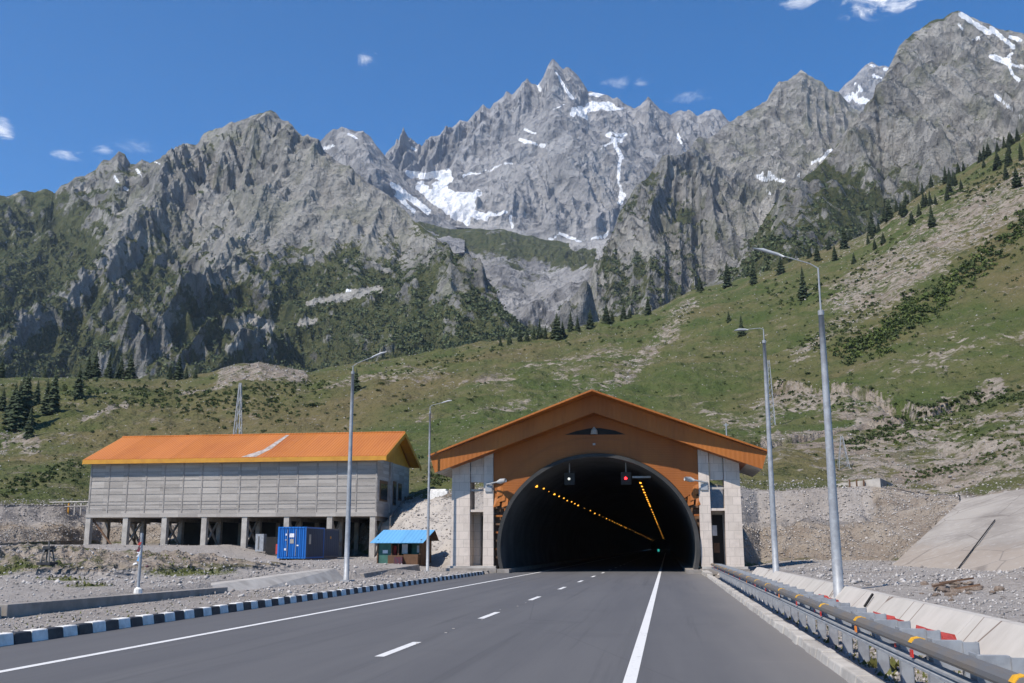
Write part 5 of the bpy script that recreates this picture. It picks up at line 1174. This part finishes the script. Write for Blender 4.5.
i_ = int(.36 * nU); b = MB(); q0 = gridp[i_ + 1][int(nV * .62)] + np.array((-.05, -.10, .05)); q1 = gridp[i_ + 1][0] + np.array((-.05, -.12, .05)); b.bar(q0, q1 * .92 + q0 * .08, .045); b.build('groove_strip', M['dark'], sl_)  # dark bar added on the slab to stand for a groove line

# ------------------------------------------------------------------ leaf meshes
def leafmesh(name, V, F_, m):
    me = bpy.data.meshes.new(name); me.from_pydata([tuple(v) for v in V], [], F_); me.materials.append(m); me.update(); return me
def spruce_mesh(seed, wide):
    rr = random.Random(seed); V = []; F_ = []; H_ = 10.0; lev = 30
    for k in range(lev):
        f = k / (lev - 1); z = .05 * H_ + f * .93 * H_; rad = ((1 - f) ** .85 * wide * H_ + .12) * rr.uniform(.78, 1.15)
        n_ = 5 + int(7 * (1 - f)); a0 = rr.random() * 6.28
        for i in range(n_):
            a = a0 + 6.283 * i / n_ + rr.uniform(-.25, .25); r_ = rad * rr.uniform(.6, 1.12); w_ = max(.16, .34 * r_ * rr.uniform(.7, 1.2)); dr = r_ * rr.uniform(.18, .5)
            c, s = math.cos(a), math.sin(a); P_ = lambda d, w2, z2: (c * d - s * w2, s * d + c * w2, z + z2)
            j = len(V); V += [P_(0, 0, .12), P_(r_ * .55, w_, -dr * .65 - .1), P_(r_, 0, -dr), P_(r_ * .55, -w_, -dr * .65 - .1), P_(r_ * .5, 0, -dr * .25 + .08)]
            F_ += [(j, j + 1, j + 4), (j + 1, j + 2, j + 4), (j + 2, j + 3, j + 4), (j + 3, j, j + 4)]
    return leafmesh('crown', V, F_, M['spruce'])
SPM = [spruce_mesh(s, w_) for s, w_ in ((1, .23), (2, .27), (3, .30), (4, .21))]
tb = MB(); tb.tube([(0, 0, -1.0), (0, 0, 4), (0, 0, 9.4)], [.24, .17, .04], 7); TRK = tb.build('trunk', M['trunk']); TRKM = TRK.data; bpy.data.objects.remove(TRK)
def spruce(px, py, hpx, label, group, minr=100):
    g_ = ground_hit(px, py, minr); r_ = float(np.dot(g_ - np.array((0, 0, CH)), FW))
    h = hpx * r_ / 1000. / 10. * 1.15
    t = bpy.data.objects.new('spruce_tree', None); col.objects.link(t); t.location = (g_[0], g_[1], g_[2] - .3 * h); t.scale = (h * random.uniform(.9, 1.1), h * random.uniform(.9, 1.1), h); t.rotation_euler = (0, 0, random.uniform(0, 6.28))
    tag(t, label, 'spruce tree', group)
    for nm, me in (('crown', random.choice(SPM)), ('trunk', TRKM)):
        o = bpy.data.objects.new(nm, me); col.objects.link(o); o.parent = t
    return t
G1 = 'spruces on the skyline of the hill behind the portal'
for px, py, h in ((510, 344, 13), (520, 342, 15), (527, 341, 11), (534, 340, 12), (539, 339, 18), (545, 339, 13), (556.7, 338, 24), (563, 337, 15), (571, 332, 20), (577, 331, 14), (590, 328, 18), (606, 323, 18), (612, 322, 12), (624, 320, 16), (630, 319, 10), (648, 315, 18), (500, 346, 9)):
    spruce(px, py, h, 'dark spruce in the row on the skyline above the portal roof', G1)
G2 = 'spruces dotted along the upper edge of the right hillside'
for px, py, h in ((700.5, 291, 15), (727, 287, 24), (753.6, 285, 23), (781, 274, 18), (834.5, 261, 15), (844.6, 249, 22), (829, 250, 14), (818, 262, 18), (810, 258, 13), (872, 235, 24), (890, 220, 20), (884, 219, 14), (905, 217, 15), (932, 229, 21), (932, 187, 13), (923, 192, 11), (916, 195, 11), (906, 200, 13), (955.5, 186, 14), (946, 184, 17), (950, 184, 12), (958.6, 171, 11), (964, 171, 10), (980, 162, 12), (989, 156, 14), (984, 168, 11), (998, 169, 17), (1004, 148, 12), (1006, 179, 15), (1011.7, 145, 13), (1017.6, 188, 20), (1018, 141, 13), (998, 152, 11), (896, 210, 12), (870, 233, 14), (845, 240, 13), (850, 236, 10), (1010, 165, 12), (1022, 160, 13)):
    spruce(px, py, h, 'dark spruce standing along the upper edge of the steep right hillside', G2)
spruce(803, 300, 32, 'large dark spruce on the slope just left of the tallest street lamp', None)
spruce(729, 323, 11, 'very small lone spruce on the green slope left of the lattice mast', None)
spruce(742, 338, 20, 'lone spruce on the open green slope above the right portal eave', None)
spruce(356, 393, 23, 'lone slim spruce on the hillside beside the left street lamp head', None)
for k in range(24):
    px = random.uniform(835, 1022); py = float(np.interp(px, [800, 845, 872, 890, 930, 960, 1000, 1024], [258, 242, 231, 217, 188, 172, 148, 132])) + random.uniform(3, 26)
    spruce(px, py, random.uniform(9, 17), 'dark spruce standing along the upper edge of the steep right hillside', G2)
G3 = 'spruces along the grassy crest on the left'
for px, py, h in ((2, 373, 20), (44, 377, 10), (88, 379, 23), (95, 378, 26), (108.4, 378, 24), (121, 377, 21), (130, 378, 24), (169, 379, 14), (178, 379, 24), (186, 379, 13), (195, 378, 10)):
    spruce(px, py, h, 'dark spruce on the flat grassy crest left of the pale rocky mound', G3)
G4 = 'cluster of tall spruces on the slope at the left edge'
for px, py, h in ((12, 425, 38), (24, 422, 50), (17, 428, 42), (20, 420, 44), (1.5, 410, 21), (53, 414, 43), (46, 413, 32), (36, 405, 22), (77, 399, 31)):
    spruce(px, py, h, 'tall dark spruce in the cluster on the slope at the left edge', G4)
spruce(29, 439, 28, 'lowest and shortest spruce in front of the cluster at the left edge', None)

# ------------------------------------------------------------------ shrubs
def shrub_mesh(seed, m, n_=230):
    rr = random.Random(seed); V = []; F_ = []
    lobes = [(rr.uniform(-.55, .55), rr.uniform(-.55, .55), rr.uniform(.25, .5), rr.uniform(.35, .6)) for _ in range(6)]
    for k in range(n_):
        lx, ly, lz, lr = rr.choice(lobes); a = rr.uniform(0, 6.28); e_ = rr.uniform(-.4, 1.4); q = lr * rr.uniform(.6, 1.08)
        c = np.array((lx + q * math.cos(a) * math.cos(e_), ly + q * math.sin(a) * math.cos(e_), max(.02, lz + q * math.sin(e_) * .8)))
        u = np.array([rr.gauss(0, 1) for _ in range(3)]); u /= np.linalg.norm(u); w_ = np.cross(u, [rr.gauss(0, 1) for _ in range(3)]); w_ /= np.linalg.norm(w_); s = rr.uniform(.09, .17)
        j = len(V); V += [c - u * s, c + w_ * s * .6, c + u * s, c - w_ * s * .6]; F_.append((j, j + 1, j + 2, j + 3))
    return leafmesh('shrub', V, F_, m)
SHM = [shrub_mesh(s, M['shrub']) for s in (1, 2, 3)] + [shrub_mesh(9, M['shrubL'])]
def shrub(px, py, wpx, label, group, minr=60, bright=False):
    g_ = ground_hit(px, py, minr); r_ = math.hypot(g_[0], g_[1]); s = wpx * r_ / 2000.
    o = bpy.data.objects.new('shrub', SHM[3] if bright else random.choice(SHM[:3])); col.objects.link(o); o.location = (g_[0], g_[1], g_[2] - .15 * s); o.scale = (s, s, s * random.uniform(.6, .95)); o.rotation_euler = (0, 0, random.uniform(0, 6.28))
    return tag(o, label, 'shrub', group)
for px, py, w_ in ((316, 407, 16), (382, 385, 8), (378, 391, 7), (395, 397, 7), (355, 417, 6), (358, 430, 6), (403, 402, 9), (408, 412, 8), (423, 387, 8), (470, 402, 7), (476, 398, 6), (492, 410, 7), (640, 345, 8), (554, 398, 5), (300, 398, 8), (292, 384, 9)):
    shrub(px, py, w_, 'dark green shrub on the hillside between the stilted building and the portal', 'shrubs on the middle hillside')
for k in range(62):
    shrub(random.uniform(0, 330), random.triangular(384, 500, 405), random.uniform(3, 9), 'low dark shrub on the grassy slope behind the stilted building', 'shrubs on the slope behind the stilted building', bright=random.random() < .2)
for k in range(60):
    t_ = random.random(); px = 700 + 320 * t_; py = random.uniform(250 - 40 * t_, 480)
    shrub(px, max(py, 300 - 120 * t_), random.uniform(3, 8), 'low green shrub on the steep right hillside', 'shrubs on the right hillside', bright=random.random() < .25)
# thick green belts of scrub that read as one mass
def clumps(name, label, spots, m, per, seed):
    rr = np.random.default_rng(seed); n_ = len(spots); S = np.array(spots)               # x,y,z,size
    k = n_ * per; base = np.repeat(S, per, 0)
    a = rr.uniform(0, 6.283, k); e_ = rr.uniform(-.2, 1.5, k); q = rr.uniform(.55, 1.05, k) * base[:, 3]
    c = base[:, :3] + np.stack([q * np.cos(a) * np.cos(e_), q * np.sin(a) * np.cos(e_), q * np.sin(e_) * .85 + .1 * base[:, 3]], 1)
    u = rr.normal(size=(k, 3)); u /= np.linalg.norm(u, axis=1)[:, None]; w_ = np.cross(u, rr.normal(size=(k, 3))); w_ /= np.linalg.norm(w_, axis=1)[:, None]
    s = (base[:, 3] * rr.uniform(.22, .46, k))[:, None]
    V = np.stack([c - u * s, c + w_ * s * .75, c + u * s, c - w_ * s * .75], 1).reshape(-1, 3)
    me = soup(name, V, np.arange(k * 4).reshape(-1, 4), m); o = bpy.data.objects.new(name, me); col.objects.link(o); return tag(o, label, None, None, 'stuff')
spots = []; spotsL = []
for pts, w_, n_, sz in (([(1040, 215), (985, 262), (930, 305), (885, 340), (840, 358)], 13, 620, (3.5, 8)), ([(920, 300), (880, 335), (850, 352)], 8, 160, (4, 7)), ([(800, 350), (840, 330), (880, 300)], 10, 130, (2, 5)), ([(845, 447), (885, 432), (930, 418), (975, 405), (1030, 395)], 9, 260, (3, 6.5)), ([(780, 396), (830, 404), (870, 412)], 9, 90, (2, 5)), ([(880, 440), (940, 430), (1030, 440)], 16, 160, (2, 5)),
                      ([(905, 480), (950, 470), (1030, 450)], 5, 90, (2.5, 5)), ([(60, 395), (140, 395), (220, 402), (290, 410)], 14, 300, (2.5, 6)), ([(200, 400), (260, 390), (330, 385)], 9, 140, (2, 5)), ([(0, 490), (40, 480), (80, 470)], 10, 110, (2.5, 6)), ([(380, 375), (450, 360), (500, 350)], 6, 90, (2, 4)), ([(760, 290), (800, 300), (840, 285), (900, 245)], 15, 150, (2, 5)), ([(960, 195), (1020, 172)], 14, 120, (2, 5)), ([(430, 470), (445, 482)], 9, 60, (3, 6)), ([(560, 345), (640, 330), (700, 310)], 8, 70, (1.5, 4))):
    for k in range(n_):
        i = random.randrange(len(pts) - 1); f_ = random.random(); px = pts[i][0] * (1 - f_) + pts[i + 1][0] * f_ + random.gauss(0, w_ * .6); py = pts[i][1] * (1 - f_) + pts[i + 1][1] * f_ + random.gauss(0, w_ * .55)
        g_ = ground_hit(px, py, 60); s = random.uniform(*sz) * math.hypot(g_[0], g_[1]) / 2000.
        (spotsL if (n_ in (160, 620) and random.random() < .45) else spots).append((g_[0], g_[1], g_[2], s))
for k in range(5200):
    px = random.uniform(-20, 1045); py = random.uniform(150, 500); az_, te_ = azte(px, py); i_ = int(np.clip(round((az_ - GA[0]) / da), 0, len(GA) - 1))
    if te_ > GMAX[i_, NA + NB_ + NH - 6]: continue
    g_ = ground_hit(px, py, 95); spots.append((g_[0], g_[1], g_[2], (.9 + 3.0 * random.random() ** 3) * math.hypot(g_[0], g_[1]) / 2000.))
clumps('hillside_scrub', 'dark green scrub spread in belts over the grassy hillside', spots, M['shrub'], 30, 4)
clumps('bright_scrub', 'brighter green scrub belt across the right hillside', spotsL, M['shrubL'], 30, 5)
sp2 = []
for Lm, cnt, y0, y1, sz in ((L1, 7000, 230, 385, (1.8, 4.4)), (L4, 1300, 190, 330, (2, 4.5)), (L6, 800, 170, 300, (2, 4.5)), (L3b, 200, 300, 345, (3, 6))):
    ok = (Lm['veg'] > .45) & (Lm['py'] > y0) & (Lm['py'] < y1 + 8) & (Lm['px'] > -60) & (Lm['px'] < 1090)
    ii = np.argwhere(ok)
    if len(ii) == 0: continue
    wgt = np.clip((Lm['py'][ok] - y0) / 60, .05, 1) * np.clip(Lm['veg'][ok] - .35, 0, 1); wgt /= wgt.sum()
    for j in rng.choice(len(ii), min(cnt, len(ii)), p=wgt):
        p = Lm['P'][tuple(ii[j])]; sp2.append((p[0], p[1], p[2], random.uniform(*sz)))
clumps('mountain_forest', 'dark scrub forest over the lower slopes of the mountains', sp2, M['forest'], 16, 6)

# ------------------------------------------------------------------ gravel and tufts
def scatter(n_, test, smin, smax, seed):
    rr = np.random.default_rng(seed); out = []
    ii = np.argwhere(test); pick = rr.choice(len(ii), min(n_, len(ii)), replace=len(ii) < n_)
    for j in pick:
        i, k = ii[j]; i2 = min(i + 1, GP.shape[0] - 1); k2 = min(k + 1, GP.shape[1] - 1); f_ = rr.random(); g2 = rr.random()
        p = (GP[i, k] * (1 - f_) + GP[i2, k] * f_) * (1 - g2) + (GP[i, k2] * (1 - f_) + GP[i2, k2] * f_) * g2
        out.append((p[0], p[1], p[2], (smin + (smax - smin) * rr.random() ** 3)))
    return np.array(out)
inframe = (GPX > -60) & (GPX < 1090) & (GPY < 700) & (Y > 3)
offroad = (X < kx - .35) | (X > 2.75)
flatz = inframe & offroad & (Rr < rf) & ~((X > 4.0) & (X < 5.25) & (Y < 53)) & ~((np.abs(X - XC) < 9.9) & (Y > 62))
bankz = inframe & (Rr >= rf) & (Rr < rt_ + 6) & ~((X > -14.5) & (X < 5.5))
A_ = scatter(14000, flatz, .012, .05, 1); B2 = scatter(24000, bankz & (X > -75), .025, .13, 2)
C2 = scatter(5000, flatz & (Y > 30), .03, .12, 3)
hz = inframe & (Rr > rt_ + 5) & (Rr < rc)
D3 = scatter(9000, hz, .5, 2.0, 8); D3[:, 3] *= np.hypot(D3[:, 0], D3[:, 1]) / 2000.
D4 = scatter(7000, hz & (mask[..., 0] > .45), .5, 2.6, 10); D4[:, 3] *= np.hypot(D4[:, 0], D4[:, 1]) / 2000.
S = np.concatenate([A_, B2, C2, D3, D4]); nS = len(S); rr = np.random.default_rng(9)
oc = np.array([(1, 0, 0), (-1, 0, 0), (0, 1, 0), (0, -1, 0), (0, 0, .8), (0, 0, -.6)], float); of = np.array([(0, 2, 4), (2, 1, 4), (1, 3, 4), (3, 0, 4), (2, 0, 5), (1, 2, 5), (3, 1, 5), (0, 3, 5)])
V = oc[None] * rr.uniform(.6, 1.3, (nS, 6, 1)) + rr.normal(0, .18, (nS, 6, 3)); V = V * S[:, None, 3:4] + S[:, None, :3] + np.array((0, 0, .25)) * S[:, None, 3:4]
Fc = (of[None] + 6 * np.arange(nS)[:, None, None]).reshape(-1, 3)
o = bpy.data.objects.new('gravel_stones', soup('gravel_stones', V.reshape(-1, 3), Fc, M['gravel'])); col.objects.link(o); tag(o, 'loose gravel and broken stones over the flats and banks', None, None, 'stuff')
T = scatter(9000, flatz & (mask[..., 1] > .45), .05, .16, 5); T = np.concatenate([T, scatter(900, inframe & (X > 2.75) & (X < 4.0) & (Y < 30), .04, .12, 6), scatter(500, inframe & (X < kx - .3) & (X > kx - 3) & (Y < 55), .03, .08, 7)])
k = len(T); a = rr.uniform(0, 6.28, k); h = T[:, 3] * rr.uniform(.3, 1.1, k); w_ = T[:, 3] * .6
V = np.stack([T[:, :3] + np.stack([np.cos(a) * w_, np.sin(a) * w_, -.02 * np.ones(k)], 1), T[:, :3] - np.stack([np.cos(a) * w_, np.sin(a) * w_, .02 * np.ones(k)], 1), T[:, :3] + np.stack([rr.normal(0, .5, k) * h, rr.normal(0, .5, k) * h, h], 1)], 1).reshape(-1, 3)
o = bpy.data.objects.new('weeds', soup('weeds', V, np.arange(3 * k).reshape(-1, 3), M['grassy'])); col.objects.link(o); tag(o, 'low green weeds in patches on the gravel', None, None, 'stuff')
SKY_SAT, SKY_STR, HAZE, HAZE_COL, EXPO = 1.5, .13, 0.00005, (.62, .76, 1.0, 1), 0.43
# ------------------------------------------------------------------ sun and sky
SUN_AZ, SUN_EL = R(217), R(51)                          # clockwise from +Y
sl = bpy.data.lights.new('sun', 'SUN'); sl.energy = 4.8; sl.angle = R(.5); sl.color = (1, .935, .85)
so = bpy.data.objects.new('sun', sl); col.objects.link(so)
from mathutils import Vector
sd = Vector((math.sin(SUN_AZ) * math.cos(SUN_EL), math.cos(SUN_AZ) * math.cos(SUN_EL), math.sin(SUN_EL)))
so.rotation_euler = sd.to_track_quat('Z', 'Y').to_euler(); so.location = (0, 0, 60)
w = bpy.data.worlds.new('World'); scn.world = w; w.use_nodes = True
nt = w.node_tree; n = N(nt); bg = nt.nodes['Background']
sky = n.new('ShaderNodeTexSky', sky_type='NISHITA'); sky.sun_disc = False; sky.sun_elevation = SUN_EL; sky.sun_rotation = SUN_AZ
sky.altitude = 3000; sky.air_density = 1.0; sky.dust_density = .3; sky.ozone_density = 3.0
tc = n.new('ShaderNodeTexCoord'); gen = tc.outputs['Generated']
nz = n.noise(n.scale(gen, (1, 1, 2.2)), 34, 10, .66, .8)
acc = None
for px, py, wx_, wz_, k, th in [(885, -3, .055, .021, .95, .40), (862, 3, .035, .015, .7, .42), (800, 2, .028, .009, .55, .45), (368, 60, .016, .011, .75, .44), (2, 131, .012, .014, .75, .42), (66, 154, .022, .007, .5, .46), (105, 152, .013, .007, .38, .45), (140, 148, .03, .01, .2, .45), (620, 82, .03, .008, .25, .46), (690, 98, .035, .012, .26, .46), (640, 84, .012, .004, .3, .44)]:
    d = ray(px, py); d = d / np.linalg.norm(d)
    rr = np.cross(d, (0, 0, 1)); rr /= np.linalg.norm(rr); uu = np.cross(rr, d)
    def dot(v):
        q = n.new('ShaderNodeVectorMath', operation='DOT_PRODUCT'); n.put(q.inputs[0], gen); q.inputs[1].default_value = tuple(v); return q.outputs['Value']
    e = n.math('ADD', n.math('POWER', n.math('DIVIDE', dot(rr), wx_), 2), n.math('POWER', n.math('DIVIDE', dot(uu), wz_), 2))
    e = n.math('SUBTRACT', 1, n.math('SQRT', e), clamp=True)
    f = n.step(n.math('ADD', n.math('MULTIPLY', n.step(e, 0, 1), .20), nz), th + .10, th + .40)
    f = n.math('MULTIPLY', n.math('MULTIPLY', f, n.step(e, 0, .35)), k)
    f = n.math('MULTIPLY', f, n.math('GREATER_THAN', dot(d), 0.5))
    acc = f if acc is None else n.math('MAXIMUM', acc, f)
skyc = n.new('ShaderNodeHueSaturation'); n.put(skyc.inputs['Color'], sky.outputs[0]); skyc.inputs['Saturation'].default_value = SKY_SAT
n.put(bg.inputs[0], n.mix(acc, skyc.outputs[0], (7.5, 7.6, 7.9))); bg.inputs[1].default_value = SKY_STR
# the air: one closed box of thin haze round the whole scene
if HAZE > 0:
    hb = MB(); hb.box(-7000, 7000, -900, 7600, -7, 2350)
    m, nt2, b2 = newmat('thin_air'); nt2.nodes.remove(b2)
    pv = nt2.nodes.new('ShaderNodeVolumePrincipled'); pv.inputs['Color'].default_value = HAZE_COL; pv.inputs['Density'].default_value = HAZE; pv.inputs['Anisotropy'].default_value = .25
    nt2.links.new(pv.outputs[0], nt2.nodes['Material Output'].inputs['Volume'])
    ho = hb.build('haze', m); tag(ho, kind='stuff')
vs_ = scn.view_settings
scn.display_settings.display_device = 'sRGB'; vs_.view_transform = 'Standard'; vs_.look = 'None'; vs_.gamma = 1; vs_.use_curve_mapping = False; vs_.exposure = EXPO
scn.cycles.max_bounces = 6; scn.cycles.volume_bounces = 1; scn.cycles.diffuse_bounces = 3
